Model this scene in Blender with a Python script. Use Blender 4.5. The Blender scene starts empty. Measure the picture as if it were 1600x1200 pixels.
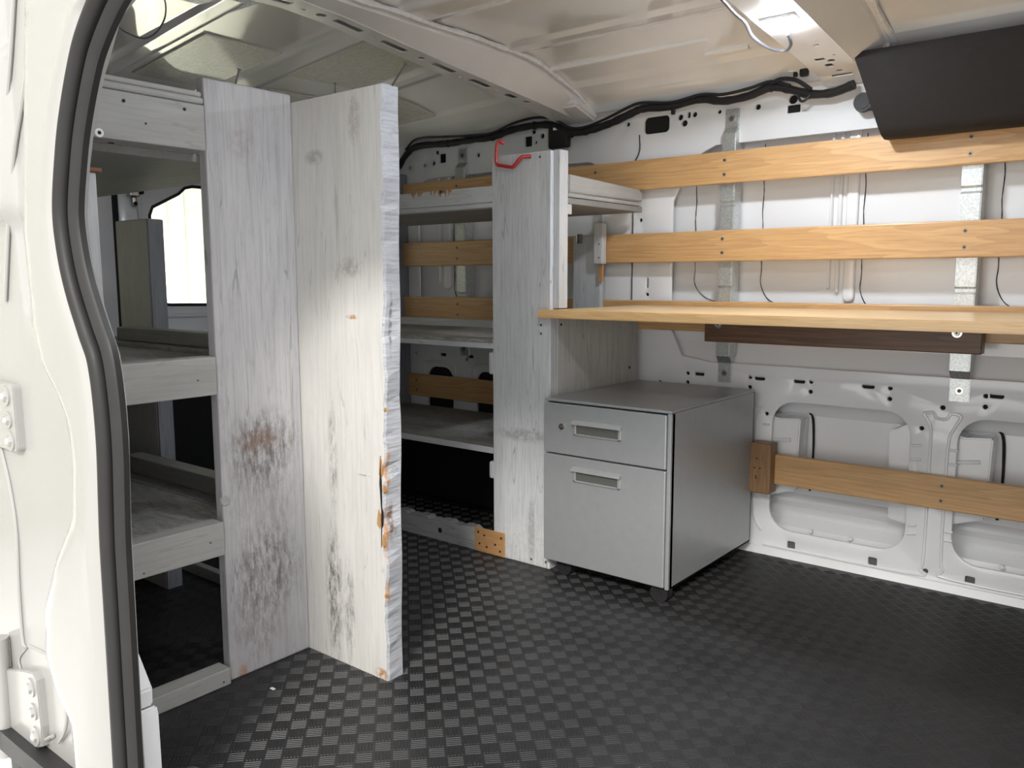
import bpy, bmesh, math, random
import numpy as np
from mathutils import Vector, Matrix
random.seed(7)
SC = bpy.context.scene
COL = SC.collection
# ---------------------------------------------------------------- camera, world, light, exposure
cam_d = bpy.data.cameras.new('camera'); cam = bpy.data.objects.new('camera', cam_d); COL.objects.link(cam)
F, YAW, PIT, ROL = 1297.87, -0.67557, 0.126195, -0.002344
cy, sy, cp, sp, cr, sr = math.cos(YAW), math.sin(YAW), math.cos(PIT), math.sin(PIT), math.cos(ROL), math.sin(ROL)
fw = Vector((sy*cp, cy*cp, -sp)); rt = Vector((cy, -sy, 0)); up = rt.cross(fw)
rt2 = cr*rt + sr*up; up2 = -sr*rt + cr*up
CAM = Vector((0, 0, 0.87))
cam.matrix_world = Matrix(((rt2.x, up2.x, -fw.x, CAM.x), (rt2.y, up2.y, -fw.y, CAM.y), (rt2.z, up2.z, -fw.z, CAM.z), (0, 0, 0, 1)))
cam_d.sensor_width = 36; cam_d.lens = F/1600*36; cam_d.clip_start = 0.02
SC.camera = cam
SC.view_settings.view_transform = 'Standard'; SC.view_settings.look = 'None'
SC.view_settings.gamma = 1; SC.view_settings.use_curve_mapping = False
SC.view_settings.exposure = 0.97
w = bpy.data.worlds.new('world'); SC.world = w; w.use_nodes = True
w.node_tree.nodes['Background'].inputs[0].default_value = (1.0, 0.99, 0.97, 1)
w.node_tree.nodes['Background'].inputs[1].default_value = 1.3

def area(name, loc, target, sx, sy_, power, color, spread=180):
    d = bpy.data.lights.new(name, 'AREA'); d.shape = 'RECTANGLE'; d.size = sx; d.size_y = sy_
    d.energy = power; d.color = color; d.spread = math.radians(spread)
    o = bpy.data.objects.new(name, d); COL.objects.link(o); o.location = loc
    o.rotation_euler = (Vector(target)-Vector(loc)).to_track_quat('-Z', 'Y').to_euler()
    return o
# garage ceiling lamps outside the open side door, behind the photographer
area('garage_or_bounce_lamp', (1.56, -4.1, 4.15), (-1.1, 1.3, 0.3), 1.3, 0.8, 250, (1.0, 0.965, 0.90))
# added unseen lamp, bounced off the garage floor to brighten the rear roof
area('garage_or_bounce_lamp', (-4.2, 2.2, 2.7), (-4.2, 2.3, -0.7), 1.6, 0.6, 480, (1.0, 1.0, 0.99), 75)

# ---------------------------------------------------------------- node helpers
def new_mat(name):
    m = bpy.data.materials.new(name); m.use_nodes = True
    nt = m.node_tree; return m, nt, nt.nodes['Principled BSDF']
def N(nt, t, **k):
    n = nt.nodes.new(t)
    for a, b in k.items():
        if a in ('op',): n.operation = b
        else: setattr(n, a, b)
    return n
def link(nt, a, b): nt.links.new(a, b)
def math_(nt, op, a, b=None, c=None, clamp=False):
    n = nt.nodes.new('ShaderNodeMath'); n.operation = op; n.use_clamp = clamp
    for i, v in enumerate((a, b, c)):
        if v is None: continue
        if isinstance(v, (int, float)): n.inputs[i].default_value = v
        else: nt.links.new(v, n.inputs[i])
    return n.outputs[0]
def mixc(nt, fac, a, b):
    n = nt.nodes.new('ShaderNodeMix'); n.data_type = 'RGBA'
    if isinstance(fac, (int, float)): n.inputs[0].default_value = fac
    else: nt.links.new(fac, n.inputs[0])
    for i, v in ((6, a), (7, b)):
        if isinstance(v, tuple): n.inputs[i].default_value = (*v[:3], 1)
        else: nt.links.new(v, n.inputs[i])
    return n.outputs[2]
def coords(nt, scale=(1, 1, 1)):
    t = nt.nodes.new('ShaderNodeTexCoord'); mp = nt.nodes.new('ShaderNodeMapping')
    nt.links.new(t.outputs['Object'], mp.inputs[0]); mp.inputs[3].default_value = scale
    return mp.outputs[0], t.outputs['Object']
def noise(nt, vec, scale, detail=4, rough=0.55, dist=0.0):
    n = nt.nodes.new('ShaderNodeTexNoise'); n.inputs['Scale'].default_value = scale
    n.inputs['Detail'].default_value = detail; n.inputs['Roughness'].default_value = rough
    n.inputs['Distortion'].default_value = dist
    if vec is not None: nt.links.new(vec, n.inputs['Vector'])
    return n.outputs[0]
def ramp(nt, fac, p0, p1, c0=(0, 0, 0), c1=(1, 1, 1)):
    r = nt.nodes.new('ShaderNodeValToRGB'); nt.links.new(fac, r.inputs[0])
    r.color_ramp.elements[0].position = p0; r.color_ramp.elements[1].position = p1
    r.color_ramp.elements[0].color = (*c0, 1); r.color_ramp.elements[1].color = (*c1, 1)
    return r.outputs[0]
def bump(nt, h, strength, dist=0.002, normal=None):
    b = nt.nodes.new('ShaderNodeBump'); b.inputs['Strength'].default_value = strength
    b.inputs['Distance'].default_value = dist; nt.links.new(h, b.inputs['Height'])
    if normal is not None: nt.links.new(normal, b.inputs['Normal'])
    return b.outputs[0]
def plain(name, col, rough=0.5, metal=0.0, var=0.06, nscale=14, bumps=0.04, coat=0.0):
    m, nt, b = new_mat(name)
    v, _ = coords(nt)
    n1 = noise(nt, v, nscale, 5)
    c = mixc(nt, ramp(nt, n1, 0.3, 0.7), tuple(x*(1-var) for x in col), tuple(min(1, x*(1+var)) for x in col))
    link(nt, c, b.inputs['Base Color'])
    b.inputs['Roughness'].default_value = rough; b.inputs['Metallic'].default_value = metal
    b.inputs['Coat Weight'].default_value = coat; b.inputs['Coat Roughness'].default_value = 0.08
    if bumps: link(nt, bump(nt, noise(nt, v, nscale*12, 3), bumps, 0.001), b.inputs['Normal'])
    return m
def stain_or_light_mask(nt, obj, sp_, nz):
    """soft ellipsoid at centre c (object space) with radii r, broken up by noise nz"""
    c, r = sp_
    s = nt.nodes.new('ShaderNodeVectorMath'); s.operation = 'SUBTRACT'; nt.links.new(obj, s.inputs[0]); s.inputs[1].default_value = c
    d = nt.nodes.new('ShaderNodeVectorMath'); d.operation = 'DIVIDE'; nt.links.new(s.outputs[0], d.inputs[0]); d.inputs[1].default_value = r
    l = nt.nodes.new('ShaderNodeVectorMath'); l.operation = 'LENGTH'; nt.links.new(d.outputs[0], l.inputs[0])
    a = math_(nt, 'SUBTRACT', 1.25, l.outputs['Value'], clamp=True)
    return math_(nt, 'MULTIPLY', math_(nt, 'MULTIPLY', a, 1.6, clamp=True), nz, clamp=True)
def painted_wood(name, axis, col=(0.42, 0.42, 0.42), light=(0.55, 0.55, 0.55), grain=0.6, stains_and_light=(), dirt=0.25, bumpy=0.5, dirtcol=(0.13, 0.12, 0.115)):
    m, nt, b = new_mat(name)
    st = [1.0, 1.0, 1.0]; st[axis] = 0.045
    st2 = [1.0, 1.0, 1.0]; st2[axis] = 0.3
    v, obj = coords(nt, tuple(st)); v2, _ = coords(nt, tuple(st2)); v3, _ = coords(nt)
    g = noise(nt, v, 170, 5, 0.6); g2 = noise(nt, v, 42, 4, 0.55, 0.4)
    big = noise(nt, v2, 7, 5, 0.6); fine = noise(nt, v2, 60, 6, 0.7)
    c = mixc(nt, ramp(nt, big, 0.3, 0.72), col, light)
    c = mixc(nt, math_(nt, 'MULTIPLY', ramp(nt, g, 0.46, 0.72), grain*0.55), c, tuple(x*0.55 for x in col))
    c = mixc(nt, math_(nt, 'MULTIPLY', ramp(nt, g2, 0.56, 0.75), grain*0.35), c, tuple(x*0.6 for x in col))
    c = mixc(nt, math_(nt, 'MULTIPLY', ramp(nt, fine, 0.55, 0.78), dirt), c, dirtcol)
    # cracks
    cr_ = noise(nt, v, 24, 2, 0.5, 0.2)
    cl = math_(nt, 'LESS_THAN', math_(nt, 'ABSOLUTE', math_(nt, 'SUBTRACT', cr_, 0.5)), 0.0035)
    c = mixc(nt, math_(nt, 'MULTIPLY', cl, 0.42*min(1, grain*1.2)), c, (0.10, 0.10, 0.10))
    nz1 = ramp(nt, noise(nt, v2, 95, 6, 0.75), 0.42, 0.62)
    nz2 = ramp(nt, noise(nt, v3, 70, 4, 0.7), 0.36, 0.55)
    for (cc, rr, colr, amt, kind) in stains_and_light:
        mk = stain_or_light_mask(nt, obj, (cc, rr), nz1 if kind == 'smear' else nz2)
        c = mixc(nt, math_(nt, 'MULTIPLY', mk, amt, clamp=True), c, colr)
    link(nt, c, b.inputs['Base Color'])
    b.inputs['Roughness'].default_value = 0.62
    h = math_(nt, 'ADD', math_(nt, 'MULTIPLY', g, 0.7), math_(nt, 'MULTIPLY', fine, 0.5))
    link(nt, bump(nt, h, bumpy, 0.0015), b.inputs['Normal'])
    return m
def clear_wood(name, axis, c0, c1, c2, rough=0.42, scale=1.0, contrast=1.0):
    m, nt, b = new_mat(name)
    st = [1.0, 1.0, 1.0]; st[axis] = 0.045
    v, obj = coords(nt, tuple(st)); v3, _ = coords(nt)
    d = noise(nt, v, 11*scale, 3, 0.5, 0.6)
    rings = nt.nodes.new('ShaderNodeMath'); rings.operation = 'FRACT'
    link(nt, math_(nt, 'MULTIPLY', d, 15), rings.inputs[0])
    rr = ramp(nt, rings.outputs[0], 0.15, 0.95)
    fine = noise(nt, v, 260, 4, 0.6)
    c = mixc(nt, ramp(nt, noise(nt, v, 7, 3), 0.3, 0.7), c0, c1)
    c = mixc(nt, math_(nt, 'MULTIPLY', rr, 0.34*contrast), c, c2)
    c = mixc(nt, math_(nt, 'MULTIPLY', ramp(nt, fine, 0.42, 0.72), 0.5), c, c2)
    link(nt, c, b.inputs['Base Color']); b.inputs['Roughness'].default_value = rough
    b.inputs['Coat Weight'].default_value = 0.15; b.inputs['Coat Roughness'].default_value = 0.25
    link(nt, bump(nt, fine, 0.15, 0.001), b.inputs['Normal'])
    return m

M = {}
M['body'] = plain('white_body_paint', (0.76, 0.765, 0.78), 0.22, var=0.03, nscale=3, bumps=0.02, coat=0.5)
M['jamb'] = plain('dimmed_white_jamb_paint', (0.29, 0.287, 0.277), 0.22, var=0.02, nscale=4, bumps=0.02, coat=0.25)  # van white darkened in colour so the strongly lit pillar does not blow out
M['rear'] = plain('white_rear_door_paint', (0.72, 0.74, 0.80), 0.20, var=0.02, nscale=4, bumps=0.02, coat=0.6)
M['roof'] = plain('white_roof_paint', (0.88, 0.86, 0.84), 0.12, var=0.04, nscale=5, bumps=0.0, coat=1.0)
_b = M['roof'].node_tree.nodes['Principled BSDF']; _b.inputs['Coat Roughness'].default_value = 0.02; _b.inputs['Coat IOR'].default_value = 1.9
M['bow'] = plain('roof_bow_paint', (0.76, 0.745, 0.74), 0.3, var=0.04, nscale=6, bumps=0.03, coat=0.3)
M['sealer'] = plain('seam_sealer', (0.75, 0.75, 0.75), 0.55, var=0.12, nscale=60, bumps=1.0)
M['skin'] = plain('outer_skin_paint', (0.78, 0.785, 0.80), 0.24, var=0.03, nscale=3, bumps=0.02, coat=0.5)
M['dark'] = plain('black_shade_and_rubber', (0.008, 0.008, 0.008), 0.8, bumps=0)  # flat black paints the shade in cavities and holes; also on rubber
M['plastic'] = plain('black_plastic', (0.022, 0.021, 0.022), 0.45, var=0.1, nscale=30, bumps=0.15)
M['arch'] = plain('black_wheel_arch_plastic', (0.012, 0.012, 0.013), 0.5, var=0.1, nscale=30, bumps=0.1)
M['console'] = plain('dark_brown_grained_plastic', (0.014, 0.0115, 0.011), 0.55, var=0.1, nscale=60, bumps=0.5)
M['rubber'] = plain('dark_grey_seal_rubber', (0.018, 0.0175, 0.0175), 0.48, var=0.08, nscale=20, bumps=0.1)
M['tape'] = plain('black_harness_tape', (0.018, 0.017, 0.018), 0.42, var=0.3, nscale=120, bumps=0.8)
M['cab'] = plain('silver_grey_enamel', (0.36, 0.37, 0.38), 0.36, metal=0.35, var=0.03, nscale=40, bumps=0.12)
M['cab2'] = plain('light_silver_handle', (0.42, 0.425, 0.43), 0.33, metal=0.4, var=0.02, bumps=0.05)
M['cabin'] = plain('drawer_pull_recess_grey', (0.10, 0.10, 0.095), 0.5, var=0.04)
M['chrome'] = plain('worn_steel', (0.55, 0.54, 0.52), 0.25, metal=1.0)
M['brass'] = plain('brass_keyhole', (0.35, 0.25, 0.18), 0.35, metal=0.8)
M['nail'] = plain('dull_nail_steel', (0.09, 0.085, 0.08), 0.45, metal=0.2)
M['screw'] = plain('screw_steel', (0.26, 0.23, 0.19), 0.4, metal=0.5)
for k in ('plastic', 'rubber', 'tape', 'console', 'arch'): M[k].node_tree.nodes['Principled BSDF'].inputs['Specular IOR Level'].default_value = 0.25
M['red'] = plain('red_vinyl_hook', (0.42, 0.02, 0.02), 0.35, coat=0.3)
M['clearhose'] = plain('grey_wire', (0.10, 0.10, 0.11), 0.4)
M['label'] = plain('white_tag', (0.75, 0.75, 0.75), 0.5)
def galv():
    m, nt, b = new_mat('galvanised_steel')
    v, _ = coords(nt)
    n = nt.nodes.new('ShaderNodeTexVoronoi'); n.inputs['Scale'].default_value = 160; link(nt, v, n.inputs['Vector'])
    c = mixc(nt, ramp(nt, n.outputs['Distance'], 0.1, 0.7), (0.46, 0.48, 0.48), (0.62, 0.64, 0.63))
    link(nt, c, b.inputs['Base Color']); b.inputs['Metallic'].default_value = 0.75; b.inputs['Roughness'].default_value = 0.36
    link(nt, bump(nt, noise(nt, v, 300, 3), 0.25, 0.001), b.inputs['Normal'])
    return m
M['galv'] = galv()
GR, GL = (0.45, 0.455, 0.47), (0.56, 0.565, 0.58)
M['gx'] = painted_wood('grey_paint_wood_x', 0, GR, GL, 0.5, dirt=0.3)
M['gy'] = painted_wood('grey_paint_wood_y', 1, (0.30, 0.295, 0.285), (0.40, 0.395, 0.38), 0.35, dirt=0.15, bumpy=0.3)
M['gz'] = painted_wood('grey_paint_wood_z', 2, GR, GL, 0.6, dirt=0.15)
M['gdeck'] = painted_wood('scuffed_deck_wood', 0, (0.18, 0.175, 0.165), (0.46, 0.45, 0.435), 0.4, dirt=1.0, bumpy=0.6, stains_and_light=[((0, 0, 0), (9, 9, 9), (0.10, 0.095, 0.09), 0.55, 'smear')])
M['gedge'] = painted_wood('dark_grey_edge_wood', 2, (0.20, 0.215, 0.25), (0.30, 0.31, 0.35), 0.7, dirt=0.4)
M['gdark'] = painted_wood('dark_grey_shelf_wood', 0, (0.20, 0.195, 0.19), (0.25, 0.245, 0.235), 0.5, dirt=0.35)
M['gpanel'] = painted_wood('grey_washed_plywood', 2, (0.42, 0.415, 0.39), (0.52, 0.51, 0.48), 0.9, dirt=0.35)
M['gold'] = painted_wood('weathered_kick_board', 0, (0.30, 0.30, 0.31), (0.45, 0.44, 0.44), 1.0, dirt=0.5, bumpy=1.0)
M['raw'] = clear_wood('raw_torn_pine', 0, (0.42, 0.22, 0.09), (0.52, 0.30, 0.13), (0.33, 0.16, 0.06), 0.6, 1.5)
M['rawend'] = clear_wood('brown_raw_end', 1, (0.18, 0.075, 0.035), (0.28, 0.12, 0.05), (0.10, 0.04, 0.02), 0.7, 3)
M['rail'] = clear_wood('varnished_poplar', 0, (0.54, 0.32, 0.135), (0.66, 0.42, 0.20), (0.36, 0.18, 0.07))
M['desk'] = clear_wood('varnished_pine_worktop', 0, (0.70, 0.46, 0.22), (0.80, 0.58, 0.32), (0.52, 0.29, 0.10), 0.32, 1.3, 0.8)
M['fir'] = clear_wood('dark_fir_plywood', 0, (0.15, 0.075, 0.04), (0.20, 0.105, 0.055), (0.065, 0.03, 0.017), 0.5, 0.9, 1.8)
M['block'] = clear_wood('brown_hardwood_block', 2, (0.22, 0.12, 0.05), (0.30, 0.17, 0.075), (0.13, 0.06, 0.025), 0.5, 1.6)
def pad_mat():
    m, nt, b = new_mat('wrinkled_sound_pad')
    v, _ = coords(nt, (1, 2.2, 1))
    n = noise(nt, v, 55, 6, 0.7, 1.2)
    c = mixc(nt, ramp(nt, n, 0.35, 0.7), (0.72, 0.69, 0.62), (0.52, 0.49, 0.43))
    link(nt, c, b.inputs['Base Color']); b.inputs['Roughness'].default_value = 0.22; b.inputs['Coat Weight'].default_value = 0.6
    link(nt, bump(nt, n, 0.6, 0.002), b.inputs['Normal']); return m
M['pad'] = pad_mat()
def silver_pad():
    m, nt, b = new_mat('silver_sound_pad')
    v, _ = coords(nt); n = noise(nt, v, 120, 5, 0.7)
    link(nt, mixc(nt, ramp(nt, n, 0.35, 0.65), (0.25, 0.25, 0.28), (0.5, 0.5, 0.54)), b.inputs['Base Color'])
    b.inputs['Metallic'].default_value = 0.6; b.inputs['Roughness'].default_value = 0.3
    link(nt, bump(nt, n, 1.0, 0.003), b.inputs['Normal']); return m
M['spad'] = silver_pad()
def mat_mat():
    m, nt, b = new_mat('black_rubber_mat')
    v, _ = coords(nt); n = noise(nt, v, 3.2, 5, 0.6); f = noise(nt, v, 380, 3, 0.6)
    c = mixc(nt, ramp(nt, n, 0.35, 0.7), (0.012, 0.0118, 0.0128), (0.022, 0.0215, 0.0225))
    c = mixc(nt, ramp(nt, noise(nt, v, 420, 2), 0.74, 0.8), c, (0.08, 0.08, 0.08))
    link(nt, c, b.inputs['Base Color'])
    link(nt, math_(nt, 'ADD', math_(nt, 'MULTIPLY', n, 0.2), 0.38), b.inputs['Roughness'])
    link(nt, bump(nt, f, 0.15, 0.001), b.inputs['Normal']); return m
M['mat'] = mat_mat()
def glass_mat():
    m, nt, b = new_mat('window_glass')
    out = nt.nodes['Material Output']
    t = nt.nodes.new('ShaderNodeBsdfTransparent'); t.inputs[0].default_value = (0.95, 0.97, 0.93, 1)
    g = nt.nodes.new('ShaderNodeBsdfGlossy'); g.inputs['Roughness'].default_value = 0.02
    fr = nt.nodes.new('ShaderNodeFresnel'); mx = nt.nodes.new('ShaderNodeMixShader')
    link(nt, fr.outputs[0], mx.inputs[0]); link(nt, t.outputs[0], mx.inputs[1]); link(nt, g.outputs[0], mx.inputs[2])
    link(nt, mx.outputs[0], out.inputs[0]); return m
M['glass'] = glass_mat()
M['cream'] = plain('cream_garage_wall_paint', (0.34, 0.336, 0.285), 0.7, var=0.02)
M['concrete'] = plain('garage_concrete', (0.56, 0.555, 0.54), 0.7, var=0.08)
def led():
    m, nt, b = new_mat('led_lamp_lens')
    b.inputs['Emission Color'].default_value = (0.88, 0.94, 1.0, 1); b.inputs['Emission Strength'].default_value = LED
    return m
LED = 225.0
M['led'] = led()

# ---------------------------------------------------------------- object helpers
WLOC = {}
def thing(name, label, cat, loc=(0, 0, 0), group=None):
    o = bpy.data.objects.new(name, None); COL.objects.link(o); o.location = loc
    o.empty_display_size = 0.05
    o['label'] = label; o['category'] = cat
    if group: o['group'] = group
    WLOC[o.name] = Vector(loc); return o
def obj(name, bm, mat, parent=None, label=None, smooth=False, loc=None):
    me = bpy.data.meshes.new(name)
    if isinstance(bm, bpy.types.Mesh): me = bm
    else: bm.to_mesh(me); bm.free()
    o = bpy.data.objects.new(name, me); COL.objects.link(o)
    if parent is not None: base = WLOC[parent.name]
    elif loc is not None: base = Vector(loc)
    else:
        co = np.empty(len(me.vertices)*3); me.vertices.foreach_get('co', co); co = co.reshape(-1, 3)
        a, b = co.min(0), co.max(0); base = Vector(((a[0]+b[0])/2, (a[1]+b[1])/2, a[2]))
    me.transform(Matrix.Translation(-base))
    if parent is not None: o.parent = parent
    else: o.location = base
    WLOC[o.name] = base.copy()
    if isinstance(mat, (list, tuple)):
        for m_ in mat: me.materials.append(m_)
    else: me.materials.append(mat)
    if label: o['label'] = label
    if smooth:
        for p in me.polygons: p.use_smooth = True
        try: me.set_sharp_from_angle(angle=math.radians(38))
        except Exception: pass
    return o
def tag(o, label, cat, group=None):
    o['label'] = label; o['category'] = cat
    if group: o['group'] = group
    return o
def struct(o): o['kind'] = 'structure'; return o

def add_box(bm, a, b, bev=0.002, seg=2, mi=0):
    """box from corner a to corner b, with rounded edges"""
    x0, x1 = sorted((a[0], b[0])); y0, y1 = sorted((a[1], b[1])); z0, z1 = sorted((a[2], b[2]))
    vs = [bm.verts.new(p) for p in ((x0, y0, z0), (x1, y0, z0), (x1, y1, z0), (x0, y1, z0), (x0, y0, z1), (x1, y0, z1), (x1, y1, z1), (x0, y1, z1))]
    fs = [bm.faces.new([vs[i] for i in q]) for q in ((0, 3, 2, 1), (4, 5, 6, 7), (0, 1, 5, 4), (1, 2, 6, 5), (2, 3, 7, 6), (3, 0, 4, 7))]
    for f in fs: f.material_index = mi
    bev = min(bev, (x1-x0)*0.45, (y1-y0)*0.45, (z1-z0)*0.45)
    if bev > 1e-5:
        es = list({e for f in fs for e in f.edges})
        r = bmesh.ops.bevel(bm, geom=es, offset=bev, segments=seg, profile=0.5, affect='EDGES')
        for f in r['faces']: f.material_index = mi
def box(a, b, bev=0.002, seg=2):
    bm = bmesh.new(); add_box(bm, a, b, bev, seg); return bm
def add_prism(bm, pts, axis, lo, hi, mi=0):
    """polygon pts in the two other axes, extruded along axis"""
    def mk(p, t):
        q = list(p); q.insert(axis, t); return q
    A = [bm.verts.new(mk(p, lo)) for p in pts]; B = [bm.verts.new(mk(p, hi)) for p in pts]
    n = len(pts); fs = [bm.faces.new(A), bm.faces.new(B[::-1])]
    for i in range(n): fs.append(bm.faces.new((A[i], B[i], B[(i+1) % n], A[(i+1) % n])))
    for f in fs: f.material_index = mi
    bmesh.ops.recalc_face_normals(bm, faces=fs)
def prism(pts, axis, lo, hi):
    bm = bmesh.new(); add_prism(bm, pts, axis, lo, hi); return bm
def add_cyl(bm, c, d, r, h, n=16, r2=None):
    """cylinder from centre c along unit direction d, height h"""
    d = Vector(d).normalized(); q = d.to_track_quat('Z', 'Y'); r2 = r if r2 is None else r2
    c = Vector(c); A, B = [], []
    for i in range(n):
        t = 2*math.pi*i/n; v = Vector((math.cos(t), math.sin(t), 0))
        A.append(bm.verts.new(c+q @ (v*r))); B.append(bm.verts.new(c+q @ (v*r2+Vector((0, 0, h)))))
    bm.faces.new(A[::-1]); bm.faces.new(B)
    for i in range(n): bm.faces.new((A[i], A[(i+1) % n], B[(i+1) % n], B[i]))
def cyl(c, d, r, h, n=16, r2=None):
    bm = bmesh.new(); add_cyl(bm, c, d, r, h, n, r2); return bm
def spline(pts, k=6):
    P = [Vector(p) for p in pts]; P = [2*P[0]-P[1]]+P+[2*P[-1]-P[-2]]; out = []
    for i in range(1, len(P)-2):
        for j in range(k):
            t = j/k; a, b, c, d = P[i-1:i+3]
            out.append(0.5*((2*b)+(c-a)*t+(2*a-5*b+4*c-d)*t*t+(3*b-a-3*c+d)*t**3))
    out.append(P[-2]); return out
def add_tube(bm, pts, r, n=8, jitter=0.0):
    rings = []; L = len(pts)
    nrm = None
    for i, p in enumerate(pts):
        t = (pts[min(i+1, L-1)]-pts[max(i-1, 0)]).normalized()
        if nrm is None: nrm = t.orthogonal().normalized()
        nrm = (nrm-t*nrm.dot(t)).normalized(); bi = t.cross(nrm)
        rr = (r[i] if isinstance(r, list) else r)*(1+random.uniform(-jitter, jitter))
        rings.append([bm.verts.new(p+(nrm*math.cos(2*math.pi*k/n)+bi*math.sin(2*math.pi*k/n))*rr) for k in range(n)])
    for a, b in zip(rings, rings[1:]):
        for k in range(n): bm.faces.new((a[k], a[(k+1) % n], b[(k+1) % n], b[k]))
    bm.faces.new(rings[0][::-1]); bm.faces.new(rings[-1])
def tube(pts, r, n=8, jitter=0.0, k=6):
    bm = bmesh.new(); add_tube(bm, spline(pts, k) if k else [Vector(p) for p in pts], r, n, jitter); return bm
def rrect(x0, x1, z0, z1, r, n=6):
    out = []
    for cx, cz, a0 in ((x1-r, z1-r, 0), (x0+r, z1-r, 90), (x0+r, z0+r, 180), (x1-r, z0+r, 270)):
        for i in range(n+1):
            a = math.radians(a0+90*i/n); out.append((cx+r*math.cos(a), cz+r*math.sin(a)))
    return out
def disc(cx, cz, r, n=12): return [(cx+r*math.cos(2*math.pi*i/n), cz+r*math.sin(2*math.pi*i/n)) for i in range(n)]
def plate(outer, holes, thick, bev=0.0, fn=None, extra=()):
    """flat sheet with real holes; local (u, v, w) is mapped to world by fn"""
    from mathutils.geometry import delaunay_2d_cdt
    vs, es = [], []
    for loop in [outer]+list(holes):
        k = len(vs); n = len(loop); vs += [Vector(p) for p in loop]; es += [(k+i, k+(i+1) % n) for i in range(n)]
    vs += [Vector(p) for p in extra]
    V_, E_, F_, ov, oe, of = delaunay_2d_cdt(vs, es, [], 0, 1e-6)
    cen = np.array([[sum(V_[i].x for i in f)/len(f), sum(V_[i].y for i in f)/len(f)] for f in F_]); par = np.zeros(len(F_), int)
    for loop in [outer]+list(holes):
        for (ax, ay), (bx, by) in zip(loop, list(loop[1:])+[loop[0]]):
            if ay == by: continue
            hit = ((ay > cen[:, 1]) != (by > cen[:, 1])) & (cen[:, 0] < (bx-ax)*(cen[:, 1]-ay)/(by-ay)+ax)
            par += hit
    F_ = [f for f, p in zip(F_, par) if p % 2 == 1]
    bm = bmesh.new(); fn = fn or (lambda u, v, w_: Vector((u, v, w_)))
    used = sorted({i for f in F_ for i in f})
    A = {i: bm.verts.new(fn(V_[i].x, V_[i].y, thick/2)) for i in used}; B = {i: bm.verts.new(fn(V_[i].x, V_[i].y, -thick/2)) for i in used}
    cnt = {}
    for f in F_:
        bm.faces.new([A[i] for i in f]); bm.faces.new([B[i] for i in f][::-1])
        for i in range(len(f)):
            e = (f[i], f[(i+1) % len(f)]); kk = tuple(sorted(e)); cnt.setdefault(kk, []).append(e)
    rim = []
    for kk, l in cnt.items():
        if len(l) == 1:
            i, j = l[0]; bm.faces.new((A[j], A[i], B[i], B[j])); rim.append((A[i], A[j])); rim.append((B[i], B[j]))
    bmesh.ops.recalc_face_normals(bm, faces=bm.faces)
    if bev:
        ee = [bm.edges.get(p) for p in rim]
        bmesh.ops.bevel(bm, geom=[e for e in ee if e], offset=bev, segments=2, profile=0.5, affect='EDGES')
    me = bpy.data.meshes.new('plate'); bm.to_mesh(me); bm.free(); return me
def screw(parent, x, y, z, r=0.0058, name='screw', mat='screw', d=(0, -1, 0)):
    """countersunk screw head whose face looks along d"""
    bm = bmesh.new(); d = Vector(d)
    add_cyl(bm, Vector((x, y, z))-d*0.001, d, r, 0.0016, 14)
    s = obj(name, bm, M[mat], parent)
    bm = bmesh.new(); add_cyl(bm, Vector((x, y, z))+d*0.0005, d, r*0.45, 0.0004+0.0003, 6)
    obj('drive_recess', bm, M['dark'], s)
    return s

# ================================================================ SETTING
XR, XF = -2.95, 0.75           # rear door plane, bulkhead
YN, YW = 0.62, 2.50            # inner face of near wall, inner panel of far wall
ZC = 1.555
def rear_drop(x, y=1.55):
    t = abs(y-1.55)/0.95
    return 0.0 if x > -1.80 else 0.105*(-1.80-x)*(1-min(1, t)**3)
def roofz(y):
    t = abs(y-1.55); return ZC - (0.0 if t < 0.45 else 0.135*((t-0.45)/0.5)**2.1)
# floor ----------------------------------------------------------
flo = struct(obj('floor', box((XR-0.05, 0.56, -0.04), (XF, 2.62, 0.0), 0), M['mat'], None))
# ridged basket-weave cells of the rubber mat, laid at 45 degrees
P = 0.0332; ridges = []
c45 = math.cos(math.radians(46)); s45 = math.sin(math.radians(46))
for i in range(-95, 95):
    for j in range(-95, 95):
        u, v = i*P, j*P; cx = -1.3+u*c45-v*s45; cyy = 1.5+u*s45+v*c45
        if not (-2.55 < cx < -0.02 and 0.66 < cyy < 2.47): continue
        if cx > -0.25 and cyy < 0.9: continue
        for k in range(5):
            off = (k-2)*P*0.185
            if (i+j) % 2: a, b, hx, hy = u+off, v, P*0.045, P*0.44
            else: a, b, hx, hy = u, v+off, P*0.44, P*0.045
            ridges.append((a, b, hx, hy))
R_ = np.array(ridges); nr = len(R_)
V = np.zeros((nr, 8, 3))
for q, (sx, sy_) in enumerate(((-1, -1), (1, -1), (1, 1), (-1, 1))):
    for lay, (k, z) in enumerate(((1.0, -0.0004), (0.45, 0.0010))):
        kx = np.where(R_[:, 2] > R_[:, 3], 1-(1-k)*0.1, k*1.0); ky = np.where(R_[:, 2] > R_[:, 3], k*1.0, 1-(1-k)*0.1)
        a = R_[:, 0]+sx*R_[:, 2]*kx; b = R_[:, 1]+sy_*R_[:, 3]*ky
        V[:, lay*4+q, 0] = -1.3+a*c45-b*s45; V[:, lay*4+q, 1] = 1.5+a*s45+b*c45; V[:, lay*4+q, 2] = z
faces = np.array([(4, 5, 6, 7), (0, 1, 5, 4), (1, 2, 6, 5), (2, 3, 7, 6), (3, 0, 4, 7)])
FA = (faces[None]+(np.arange(nr)*8)[:, None, None]).reshape(-1, 4)
me = bpy.data.meshes.new('mat_ridges'); me.from_pydata(V.reshape(-1, 3), [], FA); me.update()
mr = obj('mat_ridges', me, M['mat'], flo); mr['kind'] = 'stuff'

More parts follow.
